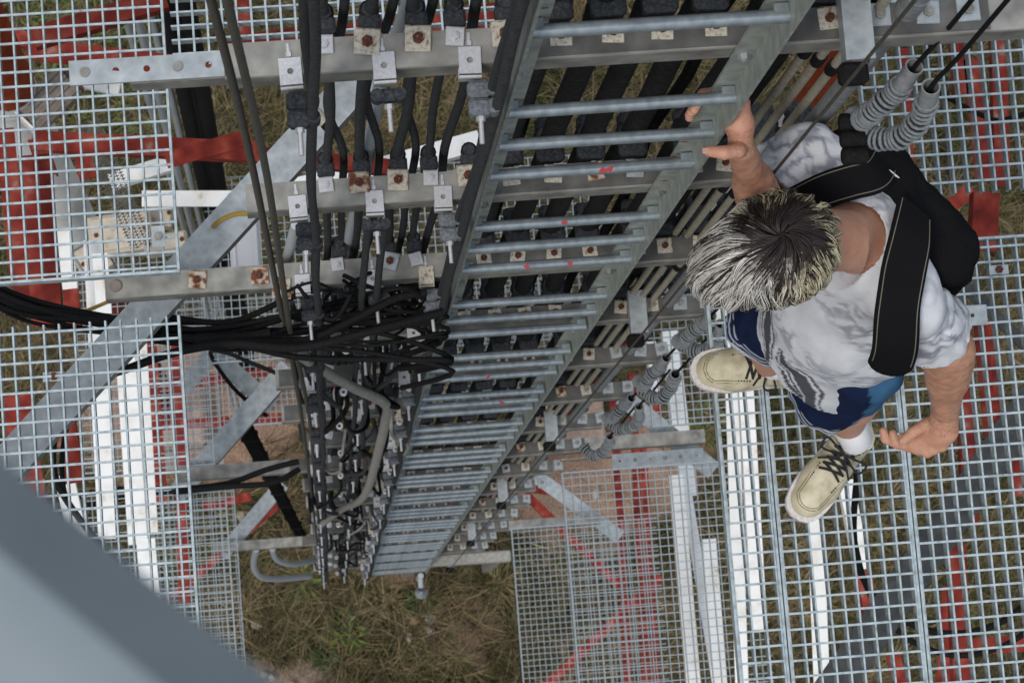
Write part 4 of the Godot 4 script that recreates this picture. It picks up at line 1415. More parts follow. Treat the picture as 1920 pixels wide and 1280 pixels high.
	mb.cbox(Vector3.ZERO, Vector3(.75, .12, .08), .01)
	obj("rail", mb.done(), M.pvc, t)
	for s in [-1.0, 1.0]:
		mb = MB.new()
		mb.box(Vector3(.3 * s, -.9, -.01), Vector3(.07, 1.7, .06))
		obj("post", mb.done(), M.pvc, t)

const FD := Vector3(-.80, 0, .60)    # the way the person faces
const LD := Vector3(.60, 0, .80)     # the person's left

func ribbon(mb: MB, pts: Array, nrm: Array, w: float, t: float) -> void:
	var q := smooth(pts, 8)
	var nn := smooth(nrm, 8)
	var m := q.size()
	var prev := []
	for i in m:
		var tn: Vector3 = (q[mini(i + 1, m - 1)] - q[maxi(i - 1, 0)]).normalized()
		var up: Vector3 = (nn[i] - tn * nn[i].dot(tn)).normalized()
		var sd := tn.cross(up)
		var ww := w * .5
		if i > m - 5:
			ww *= sqrt(maxf(.12, 1.0 - pow((i - (m - 5)) / 4.0, 2.0)))
		var ring := [q[i] - sd * ww, q[i] - sd * (ww - t) + up * t, q[i] + sd * (ww - t) + up * t, q[i] + sd * ww, q[i] - up * t]
		if i > 0:
			for j in 5:
				var k := (j + 1) % 5
				var nrml: Vector3 = [(-sd + up), up, (sd + up), (sd - up), (-sd - up)][j]
				mb.quad(prev[j], prev[k], ring[k], ring[j], nrml.normalized())
		prev = ring

func skin_paint(p: Vector3, _n: Vector3) -> Color:
	var v: float = cache.fine.get_noise_3d(p.x * 90, p.y * 90, p.z * 90) * .06 + cache.fine.get_noise_3d(p.x * 14, p.y * 14, p.z * 14) * .06
	var c := Color(.52 + v, .275 + v * .7, .185 + v * .55)
	var rd: float = cache.fine.get_noise_3d(p.x * 25 + 5, p.y * 25, p.z * 25)
	c = c.lerp(Color(.50, .20, .14), clampf(rd * .9, 0.0, .45))
	# hair on the forearms
	var arm: float = minf(seg_dist(p, cache.el_l, cache.wr_l), seg_dist(p, cache.el_r, cache.wr_r))
	if arm < .06:
		var hr: float = cache.streak.get_noise_3d(p.x * 260, p.y * 45, p.z * 260)
		c = c.lerp(Color(.20, .10, .06), clampf(.18 + hr * .8, 0.0, .5))
	return c

func seg_dist(p: Vector3, a: Vector3, b: Vector3) -> float:
	var ab := b - a
	return (p - a - ab * clampf((p - a).dot(ab) / ab.length_squared(), 0, 1)).length()

const PRINT := [
	[[-.185, 5.28, .012], [-.165, 5.34, .026], [-.130, 5.40, .024], [-.100, 5.46, .030], [-.072, 5.50, .018], [-.052, 5.55, .010]],
	[[-.045, 5.43, .008], [-.020, 5.46, .026], [.012, 5.47, .034], [.045, 5.50, .030], [.066, 5.545, .018], [.082, 5.59, .020], [.10, 5.63, .008]],
	[[-.02, 5.52, .006], [.02, 5.545, .012], [.05, 5.575, .006]]]

func shirt_paint(p: Vector3, n: Vector3) -> Color:
	var h := H - p.y
	var c := Color(.61, .62, .66)
	# grey marbled print, strongest on shoulders and sleeves
	var wx: float = cache.warp.get_noise_3d(p.x * 5, p.y * 5, p.z * 5) * .06
	var r: float = 1.0 - absf(cache.marble.get_noise_3d((p.x + wx) * 9, (p.y + wx) * 16, (p.z - wx) * 9))
	var area: float = cache.warp.get_noise_3d(p.x * 4 + 7, p.y * 4, p.z * 4)
	var sleeve := clampf((minf(p.distance_to(cache.sh_l), p.distance_to(cache.sl_r)) * -7.0) + 1.25, 0.0, 1.0)
	var vein := clampf((r - .80) * 7.0, 0.0, 1.0) * clampf(area * 2.5 + .5 + sleeve * .7, 0.0, 1.0)
	c = c.lerp(Color(.20, .21, .26), vein * (.62 + .33 * sleeve))
	# dark swirl print along the front hem: bands drawn as lines on the cloth, edged in white
	var rel: Vector3 = p - cache.hem
	var q := Vector2(rel.dot(LD), h)
	if rel.dot(FD) > -.03 and h > 5.2:
		for ln in PRINT:
			var best := 9.0
			var wid := 0.0
			for i in ln.size() - 1:
				var a := Vector2(ln[i][0], ln[i][1])
				var b := Vector2(ln[i + 1][0], ln[i + 1][1])
				var u := clampf((q - a).dot(b - a) / (b - a).length_squared(), 0.0, 1.0)
				var dd := q.distance_to(a.lerp(b, u))
				if dd < best:
					best = dd
					wid = lerpf(ln[i][2], ln[i + 1][2], u)
			if best < wid * .66:
				c = Color(.085, .09, .105)
			elif best < wid * .92:
				c = Color(.60, .61, .66)
			elif best < wid * 1.2:
				c = Color(.10, .105, .12)
	return c

func shorts_paint(p: Vector3, n: Vector3) -> Color:
	var h := H - p.y
	var c := Color(.012, .022, .055)
	var rel: Vector3 = p - cache.hem
	var v: float = cache.shorts_end - h + rel.dot(FD) * -.12
	var wv: float = sin(rel.dot(LD) * 26.0) * .006
	v += wv
	if v < .014:
		c = Color(.26, .29, .45) if sin(v * 900.0 + rel.dot(LD) * 50.0) > .2 else Color(.53, .55, .62)
	elif v < .026:
		c = Color(.018, .03, .075)
	elif v < .034:
		c = Color(.53, .55, .62)
	elif v < .05:
		c = Color(.018, .03, .07)
	elif v < .055 :
		c = Color(.52, .55, .64)
	if rel.dot(LD) > .125 and rel.dot(FD) < .05 and v > .06:
		c = Color(.045, .12, .22)
	return c

func coat(f: Field, mb: MB, style: int) -> void:
	f.build()
	var cs := PackedColorArray()
	for i in f.vs.size():
		cs.append(skin_paint(f.vs[i], f.ns[i]) if style == 0 else shirt_paint(f.vs[i], f.ns[i]) if style == 1 else shorts_paint(f.vs[i], f.ns[i]))
	f.mesh(mb, cs)

func finger(f: Field, pts: Array, r0: float, r1: float) -> void:
	var m := pts.size() - 1
	for i in m:
		f.cap(pts[i], pts[i + 1], lerpf(r0, r1, float(i) / m), lerpf(r0, r1, float(i + 1) / m), .004)

func person() -> void:
	cache.fine = noise(1.0, 3, FastNoiseLite.TYPE_SIMPLEX_SMOOTH, 5)
	cache.streak = noise(1.0, 2, FastNoiseLite.TYPE_SIMPLEX_SMOOTH, 6)
	cache.marble = noise(1.0, 4, FastNoiseLite.TYPE_SIMPLEX_SMOOTH, 8)
	cache.warp = noise(1.0, 2, FastNoiseLite.TYPE_SIMPLEX_SMOOTH, 9)
	var hip := W(1.075, 5.44, -.70)
	var sh_r := W(.968, 4.995, -.972)
	var sh_l := W(1.125, 4.975, -.685)
	var el_r := W(.862, 4.985, -.872)
	var wr_r := W(.781, 4.70, -.942)
	var el_l := W(1.245, 5.22, -.622)
	var wr_l := W(1.283, 5.455, -.530)
	var neck := W(1.02, 4.93, -.80)
	var head := W(.842, 4.765, -.767)
	var hip_r := hip - LD * .085
	var hip_l := hip + LD * .085
	var kn_r := W(.99, 5.87, -.775)
	var kn_l := W(1.172, 5.86, -.606)
	var an_r := W(1.06, 6.20, -.735)
	var an_l := W(1.226, 6.20, -.580)
	cache.el_l = el_l
	cache.wr_l = wr_l
	cache.el_r = el_r
	cache.wr_r = wr_r
	cache.sh_l = sh_l.lerp(el_l, .45)
	cache.sl_r = sh_r.lerp(el_r, .3)
	cache.hem = hip
	cache.shorts_end = 5.80
	var hf := Vector3(-.95, 0, .31).normalized()
	var bow := .62
	var face := (hf * cos(bow) + Vector3.DOWN * sin(bow)).normalized()
	var crown := (Vector3.UP * cos(bow) + hf * sin(bow)).normalized()
	var hl := crown.cross(face).normalized()
	var hb := Basis(hl, crown, face)
	# ---- body
	var mb := MB.new()
	var f := Field.new(W(.74, 6.30, -1.10), W(1.40, 4.60, -.42), .011)
	f.cap(hip, W(1.05, 5.10, -.80), .095, .11, .05, FD, 1.35)
	f.cap(sh_r, sh_l, .042, .042, .05)
	f.cap(W(1.035, 4.97, -.815), W(.90, 4.815, -.785), .062, .055, .05)
	f.cap(sh_r, el_r, .044, .042, .03)
	f.cap(el_r, wr_r, .038, .027, .03)
	f.cap(el_r.lerp(wr_r, .25), el_r.lerp(wr_r, .5), .038, .033, .03)
	f.cap(sh_l, el_l, .044, .045, .03)
	f.cap(el_l, wr_l, .044, .030, .03)
	f.cap(el_l.lerp(wr_l, .2), el_l.lerp(wr_l, .45), .044, .039, .03)
	f.cap(hip_r, kn_r, .066, .056, .03)
	f.cap(hip_l, kn_l, .066, .056, .03)
	f.cap(kn_r, an_r, .055, .038, .03)
	f.cap(kn_l, an_l, .055, .038, .03)
	coat(f, mb, 0)
	# head
	f = Field.new(head - Vector3.ONE * .18, head + Vector3.ONE * .18, .0055)
	f.ell(head, hb, Vector3(.074, .105, .093), .02)
	f.ell(head + face * .035 - crown * .06, hb, Vector3(.055, .06, .06), .03)
	f.cap(head - crown * .03 - face * .06, neck, .05, .058, .04)
	f.cap(head + face * .095 - crown * .005, head + face * .118 - crown * .04, .010, .016, .012)
	for s in [-1.0, 1.0]:
		f.ell(head + hl * .092 * s - crown * .015 - face * .005, hb, Vector3(.012, .034, .020), .006)
		f.carve(head + face * .10 + hl * .033 * s + crown * .002, head + face * .11 + hl * .033 * s + crown * .002, .012, .012)
		f.ell(head + face * .088 + hl * .033 * s, hb, Vector3(.013, .012, .012), .003)
	f.carve(head + face * .103 - crown * .078 - hl * .02, head + face * .103 - crown * .078 + hl * .02, .004, .004)
	coat(f, mb, 0)
	# right hand round the ladder's stile
	f = Field.new(W(.64, 4.82, -1.09), W(.86, 4.54, -.87), .0034)
	var palm := W(.776, 4.668, -.978)
	f.cap(wr_r, palm, .027, .029, .02, Vector3(1, 0, -.3).normalized(), 1.25)
	for i in 4:
		var dh := -.028 + .02 * i
		var kn := W(.781 - .003 * i, 4.668 + dh, -1.010)
		f.cap(palm, kn, .021, .0125, .012)
		finger(f, [kn, W(.757, 4.672 + dh, -1.036), W(.712, 4.676 + dh, -1.032), W(.690 + .003 * absf(i - 1.5), 4.676 + dh, -1.004)], .0105, .0085)
	finger(f, [W(.782, 4.69, -.950), W(.768, 4.662, -.930), W(.742, 4.652, -.926), W(.715, 4.650, -.930)], .0165, .0100)
	coat(f, mb, 0)
	# left hand hanging half closed
	f = Field.new(W(1.150, 5.66, -.60), W(1.35, 5.40, -.40), .0034)
	var pl := W(1.284, 5.505, -.494)
	f.cap(wr_l, pl, .028, .033, .02, Vector3(.3, -.8, -.5).normalized(), 1.15)
	for i in 4:
		var k := W(1.284 - .017 * i, 5.520 + .012 * i, -.462 - .004 * i)
		f.cap(pl, k, .025, .0118, .012)
		var d1 := Vector3(-.026, -.026, .010 - .004 * i)
		var d2 := Vector3(-.024, -.010, -.014)
		var d3 := Vector3(-.004, .004, -.017)
		finger(f, [k, k + d1, k + d1 + d2, k + d1 + d2 + d3], .0108, .0088)
	finger(f, [W(1.280, 5.487, -.512), W(1.250, 5.500, -.506), W(1.226, 5.520, -.494), W(1.208, 5.538, -.480)], .0155, .0095)
	coat(f, mb, 0)
	var body := obj("person", mb.done(), M.skin)
	tag(body, "person in a white patterned t-shirt and navy shorts leaning on the ladder, looking down", "person")
	# nails
	for q in [[W(.709, 4.6415, -.9295), Basis(Vector3.FORWARD, .1)], [W(1.205, 5.5295, -.478), Basis(Vector3.FORWARD, -.6)]]:
		mb = MB.new()
		mb.cbox(Vector3.ZERO, Vector3(.013, .003, .011), .0014, q[1])
		var nl := obj("thumb_nail", mb.done(), M.nail, body)
		nl.position = q[0]
	# ---- t-shirt
	var fold := noise(1.0, 2, FastNoiseLite.TYPE_SIMPLEX_SMOOTH, 41)
	var crease := noise(1.0, 2, FastNoiseLite.TYPE_SIMPLEX_SMOOTH, 44)
	crease.fractal_type = FastNoiseLite.FRACTAL_RIDGED
	f = Field.new(W(.80, 5.72, -1.08), W(1.33, 4.80, -.46), .0053)
	var flare := W(1.070, 5.78, -.690)
	f.cap(W(1.05, 5.06, -.81), W(1.068, 5.36, -.735), .155, .158, .06, FD, 1.38)
	f.cap(W(1.068, 5.36, -.735), flare, .158, .178, .05, FD, 1.22)
	f.cap(sh_r + Vector3(0, .0, 0), sh_l, .064, .060, .06)
	var se_l := sh_l.lerp(el_l, .66)
	var se_r := sh_r.lerp(el_r, .62) + Vector3(-.01, .0, -.012)
	f.cap(sh_l, sh_l.lerp(el_l, .3), .060, .062, .04)
	f.rough(fold, .007, Vector3(9, 5, 9))
	f.rough(crease, .007, Vector3(7, 3.2, 7))
	f.rough(fold, .0022, Vector3(26, 9, 26))
	f.cut(W(1.075, 5.575, -.70), (Vector3.DOWN + LD * -.22).normalized())
	f.carve(W(1.035, 4.965, -.815), W(.93, 4.84, -.79), .064, .08)
	f.carve(W(.99, 4.90, -.79), W(.93, 4.98, -.73), .062, .066)
	mb = MB.new()
	coat(f, mb, 1)
	var dl := (el_l - sh_l).normalized()
	f = Field.new(se_l - Vector3(.16, .14, .16), se_l + Vector3(.14, .30, .16), .0062)
	f.cap(sh_l, se_l + dl * .02, .061, .078, .04)
	f.rough(fold, .008, Vector3(12, 7, 12))
	f.rough(crease, .007, Vector3(11, 6, 11))
	f.rough(fold, .0022, Vector3(26, 9, 26))
	f.cut(se_l - dl * .008, dl)
	coat(f, mb, 1)
	var dre := (el_r - sh_r).normalized()
	f = Field.new(se_r - Vector3(.15, .15, .15), se_r + Vector3(.22, .15, .15), .0062)
	f.cap(sh_r, se_r + dre * .02, .067, .072, .04)
	f.cap(sh_r + Vector3(-.02, 0, -.02), W(.872, 5.01, -1.0), .05, .02, .03)
	f.rough(fold, .008, Vector3(12, 9, 12))
	f.rough(crease, .007, Vector3(11, 8, 11))
	f.rough(fold, .0022, Vector3(26, 12, 26))
	f.cut(se_r + dre * .012, dre)
	coat(f, mb, 1)
	obj("t_shirt", mb.done(), M.cloth, body)
	# ---- shorts
	f = Field.new(W(.84, 5.95, -.96), W(1.30, 5.34, -.42), .0072)
	f.cap(hip + Vector3(0, .02, 0), hip + Vector3(0, -.06, 0), .108, .110, .05, FD, 1.3)
	f.cap(hip_r, kn_r + (kn_r - hip_r) * .15 + Vector3(-.006, 0, .004), .086, .094, .04)
	f.cap(hip_l, W(1.098, 5.93, -.600), .082, .084, .04)
	f.rough(fold, .010, Vector3(16, 7, 16))
	f.cut(W(1.03, 5.80, -.65), (Vector3.DOWN + FD * .12).normalized())
	mb = MB.new()
	coat(f, mb, 2)
	obj("shorts", mb.done(), M.cloth, body)
	# ---- shoes
	for s in [[W(.884, 6.30, -.738), Vector3(-.998, 0, -.05), an_r], [W(1.100, 6.30, -.380), Vector3(-.648, 0, .761), an_l]]:
		shoe(s[0], s[1].normalized(), s[2])
	hairdo(body, head, hb)
	backpack()

func fa(toe: Vector3, d: Vector3, l: float, h: float) -> Vector3:
	return toe - d * l + Vector3.UP * h

func on_top(f: Field, p: Vector3, up: float) -> Vector3:
	return Vector3(p.x, f.top(p.x, p.z) + up, p.z)

func shoe(toe: Vector3, d: Vector3, ankle: Vector3) -> void:
	var side := d.cross(Vector3.UP).normalized()
	var right: bool = d.x < -.9
	var t := thing("canvas_shoe", "worn cream shoe with black laces pointing left, beside the ladder" if right else "worn cream shoe with black laces pointing down left, in front", "shoe", toe - d * .14, "pair of cream shoes")
	var o := t.position
	var widths := [[0.0, .012], [.008, .030], [.025, .043], [.055, .051], [.09, .053], [.14, .047], [.19, .042], [.24, .041], [.268, .034], [.282, .020], [.287, .006]]
	var mb := MB.new()
	for lay in [[0.0, .006, 1.0], [.006, .024, 1.0]]:
		for i in widths.size() - 1:
			for sg in [-1.0, 1.0]:
				var a: Vector3 = toe - d * widths[i][0] + side * widths[i][1] * sg - o
				var b: Vector3 = toe - d * widths[i + 1][0] + side * widths[i + 1][1] * sg - o
				var e := (b - a).normalized()
				var nn := e.cross(Vector3.UP).normalized()
				if nn.dot(side * sg) < 0.0:
					nn = -nn
				mb.quad(a + Vector3.UP * lay[0], b + Vector3.UP * lay[0], b + Vector3.UP * lay[1], a + Vector3.UP * lay[1], nn)
	for i in widths.size() - 1:
		var a: Vector3 = toe - d * widths[i][0] - o
		var b: Vector3 = toe - d * widths[i + 1][0] - o
		var wa: Vector3 = side * widths[i][1]
		var wb: Vector3 = side * widths[i + 1][1]
		mb.quad(a - wa + Vector3.UP * .024, a + wa + Vector3.UP * .024, b + wb + Vector3.UP * .024, b - wb + Vector3.UP * .024, Vector3.UP)
		mb.quad(a - wa, a + wa, b + wb, b - wb, Vector3.DOWN)
	obj("sole", mb.done(), M.sole, t)
	var lo := toe - d * .14 - Vector3(.2, .005, .2)
	var f := Field.new(lo, lo + Vector3(.4, .17, .4), .005)
	f.cap(fa(toe, d, .052, .022), fa(toe, d, .10, .026), .042, .046, .03, Vector3.UP, 1.25)
	f.cap(fa(toe, d, .10, .03), fa(toe, d, .16, .052), .044, .036, .03)
	f.cap(fa(toe, d, .15, .04), fa(toe, d, .245, .045), .038, .036, .03)
	f.cap(fa(toe, d, .215, .05), fa(toe, d, .225, .105), .038, .041, .03)
	f.cut(fa(toe, d, .1, .021), Vector3.DOWN)
	f.cut(fa(toe, d, .2, .118), (Vector3.UP - d * .25).normalized())
	f.carve(fa(toe, d, .215, .085), fa(toe, d, .215, .16), .033, .040)
	mb = MB.new()
	f.mesh(mb)
	var m2 := MB.new()
	for p in mb.v:
		m2.v.append(p - o)
	m2.n = mb.n
	m2.c = mb.c
	obj("upper", m2.done(), M.shoe, t)
	# stitching dots and moccasin seam
	for sg in [-1.0, 1.0]:
		for i in 7:
			mb = MB.new()
			mb.cbox(Vector3.ZERO, Vector3(.0036, .003, .0036), .0009)
			var q := obj("eyelet_stitch", mb.done(), M.lace, t)
			q.position = on_top(f, toe - d * (.092 + i * .0062) + side * (.030 + i * .0005) * sg, .0002) - o
	for w in [.036, .031]:
		var seam := []
		for i in 31:
			var an := PI * .5 * (i - 15) / 15.0
			var l: float = .064 - cos(an) * w * 1.05 + maxf(0.0, absf(i - 15.0) - 11.0) * .011
			seam.append(on_top(f, toe - d * l + side * sin(an) * w, .0002) - o)
		mb = MB.new()
		mb.tube(seam, .0012, 6)
		obj("seam", mb.done(), M.shoe_dark, t)
	# laces
	for i in 5:
		var l := .120 + i * .015
		for sg in [-1.0, 1.0]:
			mb = MB.new()
			var pl := []
			for j in 7:
				var u := j / 6.0
				pl.append(on_top(f, toe - d * (l + .016 * u) + side * .028 * sg * (1.0 - 2.0 * u), .0025 + .004 * sin(PI * u)) - o)
			mb.tube(smooth(pl, 3), .003, 7)
			obj("lace", mb.done(), M.lace, t)
	for sg in [-1.0, 1.0]:
		var b := on_top(f, toe - d * .172, .010) - o
		mb = MB.new()
		mb.tube(smooth([b, b + side * .03 * sg + Vector3(0, .008, 0) - d * .006, b + side * .056 * sg - d * .012 + Vector3(0, -.008, 0), b + side * .052 * sg + d * .012 + Vector3(0, -.018, 0), b + side * .02 * sg + d * .008], 6), .0028, 7)
		obj("lace_loop", mb.done(), M.lace, t)
		mb = MB.new()
		mb.tube(smooth([b, b + side * .02 * sg + d * .02 + Vector3(0, -.002, 0), b + side * .044 * sg + d * .036 + Vector3(0, -.026, 0)], 6), .0026, 7)
		obj("lace_end", mb.done(), M.lace, t)
	mb = MB.new()
	mb.cbox(fa(toe, d, .192, .118) - o, Vector3(.028, .004, .018), .0012, Basis(side, (Vector3.UP + d * .5).normalized(), side.cross((Vector3.UP + d * .5).normalized())))
	obj("tongue_label", mb.done(), M.navy, t)
	mb = MB.new()
	var sk := fa(toe, d, .215, .09) - o
	mb.tube([sk, sk + Vector3(0, .03, 0), sk.lerp(ankle - o, .5) + Vector3(0, .03, 0), ankle - o + Vector3(0, .006, 0)], [.034, .037, .0405, .0405], 16)
	obj("sock", mb.done(), M.plain_white, t)

func hairdo(body: Node, head: Vector3, hb: Basis) -> void:
	# dark scalp cap
	var f := Field.new(head - Vector3.ONE * .17, head + Vector3.ONE * .17, .006)
	f.ell(head + hb * Vector3(0, .012, -.006), hb, Vector3(.082, .107, .100), .01)
	f.cut(head + hb * Vector3(0, -.035, .0), hb * Vector3(0, -.80, .60))
	var mb := MB.new()
	mb.col = Color(.022, .014, .012)
	f.mesh(mb)
	var hair := obj("hair", mb.done(), M.hair, body)
	# locks combed out from the whorl at the back of the crown
	var whorl := Vector3(-.012, .085, -.055).normalized()
	var ax := whorl.cross(Vector3(1, 0, .1)).normalized()
	var ay := whorl.cross(ax).normalized()
	for set_ in 4:
		mb = MB.new()
		for i in 290:
			var phi := rng.randf() * TAU
			var th0 := (.02 + pow(rng.randf(), .8) * 1.65)
			var dirv := ax * cos(phi) + ay * sin(phi)
			var fwd := clampf(dirv.z * 1.1 + .1, 0.0, 1.0)
			var lenv := lerpf(.75, 1.25, rng.randf()) * lerpf(.62, 1.0, fwd)
			var curl := rng.randf_range(.15, .45)
			var lift := .003 + .014 * rng.randf()
			var wave := rng.randf() * TAU
			var wamp := rng.randf_range(.03, .10)
			var shade := rng.randf()
			var reach := rng.randf_range(-.30, .26)
			for strand in 8:
				var so := (strand - 3.5) * .016 * rng.randf_range(.7, 1.3)
				var sl := rng.randf_range(-.003, .004)
				var v := lerpf(.40 + .22 * fwd, .78 + .1 * fwd, clampf(shade + rng.randf_range(-.25, .25), 0.0, 1.0))
				var blond := lin2(v, clampf(fwd * 1.6 - .05 + rng.randf_range(-.1, .1), 0.0, 1.0))
				if rng.randf() < (.8 if shade < .15 else .25 - .1 * fwd):
					blond = Color(.035, .026, .022)
				var pts := []
				var rr := []
				var cols := []
				var dead := false
				for j in 9:
					var u := j / 8.0
					var th := th0 + lenv * u
					var ph := phi + so * (1.0 - .55 * u) / maxf(.45, sin(minf(th, 1.57))) + curl * u * (.4 + .5 * fwd) + 1.3 * exp(-th * 2.4) + wamp * sin(wave + u * 4.0)
					var dv := ax * cos(ph) + ay * sin(ph)
					var dir := whorl * cos(th) + dv * sin(th)
					var r := Vector3(.084, .109, .102) + Vector3.ONE * (lift * (.3 + .9 * sin(u * 2.2)) + sl)
					var loc := Vector3(dir.x * r.x, dir.y * r.y + .010, dir.z * r.z - .006)
					if loc.z > .04:
						loc += Vector3(0, .010, .042) * smoothstep(.04, .11, loc.z) * (.5 + .8 * u)
					if loc.y < -.050 - .02 * signf(loc.z) or (loc.z > .03 and loc.y < -.02 and th0 > 1.5):
						dead = true
					pts.append(head + hb * loc)
					rr.append(lerpf(.0014, .0004, pow(u, 1.6)) * (.75 + .45 * sin(PI * minf(u + .2, 1.0))))
					var root := smoothstep(.42, 1.0, th + .22 * u + reach + rng.randf_range(-.1, .1) - .20 - .18 * (1.0 - fwd))
					cols.append(Color(.022, .015, .012).lerp(blond, root))
				if not dead:
					mb.tube(pts, rr, 3, false, cols)
		mb.col = Color.WHITE
		obj("hair_locks", mb.done(), M.hair, hair).set_meta("kind", "stuff")

func lin2(v: float, w: float) -> Color:
	return Color(v, v * lerpf(.90, .97, w), v * lerpf(.62, .92, w))

func backpack() -> void:
	var back := -FD
	var c := W(1.128, 5.16, -.882)
	var t := thing("backpack", "black backpack with broad black shoulder straps on the person's back", "backpack", c)
	var f := Field.new(c - Vector3(.30, .32, .30), c + Vector3(.30, .32, .30), .0095)
	for h in [-.17, 0.0, .13]:
		var w := .125 if h < .1 else .115
		f.cap(c - LD * w + Vector3(0, h, 0), c + LD * w + Vector3(0, h, 0), .072, .072, .05)
	f.cap(c + Vector3(0, .16, 0) - LD * .12, c + Vector3(0, .17, 0) - LD * .02 - back * .03, .05, .056, .03)
	f.cap(c + back * .045 + Vector3(0, -.08, 0) - LD * .07, c + back * .045 + Vector3(0, -.08, 0) + LD * .07, .07, .07, .04)
	f.cap(c + Vector3(0, .12, 0) + LD * .10 + back * .02, c + Vector3(0, .0, 0) + LD * .15 + back * .03, .05, .05, .04)
	f.rough(noise(1.0, 3, FastNoiseLite.TYPE_SIMPLEX_SMOOTH, 51), .012, Vector3(14, 9, 14))
	var mb := MB.new()
	f.mesh(mb)
	var m2 := MB.new()
	for p in mb.v:
		m2.v.append(p - c)
	m2.n = mb.n
	m2.c = mb.c
	obj("bag", m2.done(), M.pack, t)
	for s in [
		[[[1.13, 4.915, -.855], [1.108, 4.872, -.790], [1.088, 4.868, -.725], [1.074, 4.878, -.660], [1.080, 4.955, -.598], [1.086, 5.07, -.570]], [[.5, .9, 0], [.2, 1, .1], [0, 1, .25], [0, .8, .7], [-.2, .35, .9], [-.3, .1, .9]], .086],
		[[[1.09, 4.955, -.955], [1.055, 4.885, -.915], [1.00, 4.862, -.90], [.945, 4.872, -.885], [.885, 4.93, -.86], [.86, 5.02, -.835]], [[.5, .9, -.2], [.2, 1, -.1], [0, 1, 0], [-.35, .95, 0], [-.8, .6, .3], [-.9, .2, .4]], .068]]:
		var pts := []
		var nn := []
		for i in 6:
			pts.append(A(s[0][i]) - c)
			nn.append(Vector3(s[1][i][0], s[1][i][1], s[1][i][2]).normalized())
		mb = MB.new()
		ribbon(mb, pts, nn, s[2], .006)
		var stp := obj("shoulder_strap", mb.done(), M.strap, t)
		var q := smooth(pts, 8)
		var nq := smooth(nn, 8)
		for sg in [-1.0, 1.0]:
			var ed := []
			for i in range(1, q.size() - 5):
				var tn: Vector3 = (q[i + 1] - q[i - 1]).normalized()
				var up: Vector3 = (nq[i] - tn * nq[i].dot(tn)).normalized()
				ed.append(q[i] + tn.cross(up) * (s[2] * .5 - .007) * sg + up * .0062)
			mb = MB.new()
			mb.tube(ed, .0011, 5)
			obj("stitching", mb.done(), M.thread, stp)
	for q in [[.0, .0], [.012, .009]]:
		mb = MB.new()
		var ce := Vector3(-.045 + q[0], .226, -.055 + q[1])
		mb.tube(smooth([ce + Vector3(-.012, 0, -.012), ce + Vector3(0, .004, 0), ce + Vector3(.018, -.006, .010)], 5), [.0016, .002, .0026, .003, .0032, .0034, .003, .0026, .002, .0014, .0008], 6)
		obj("white_mark", mb.done(), M.plain_white, t)

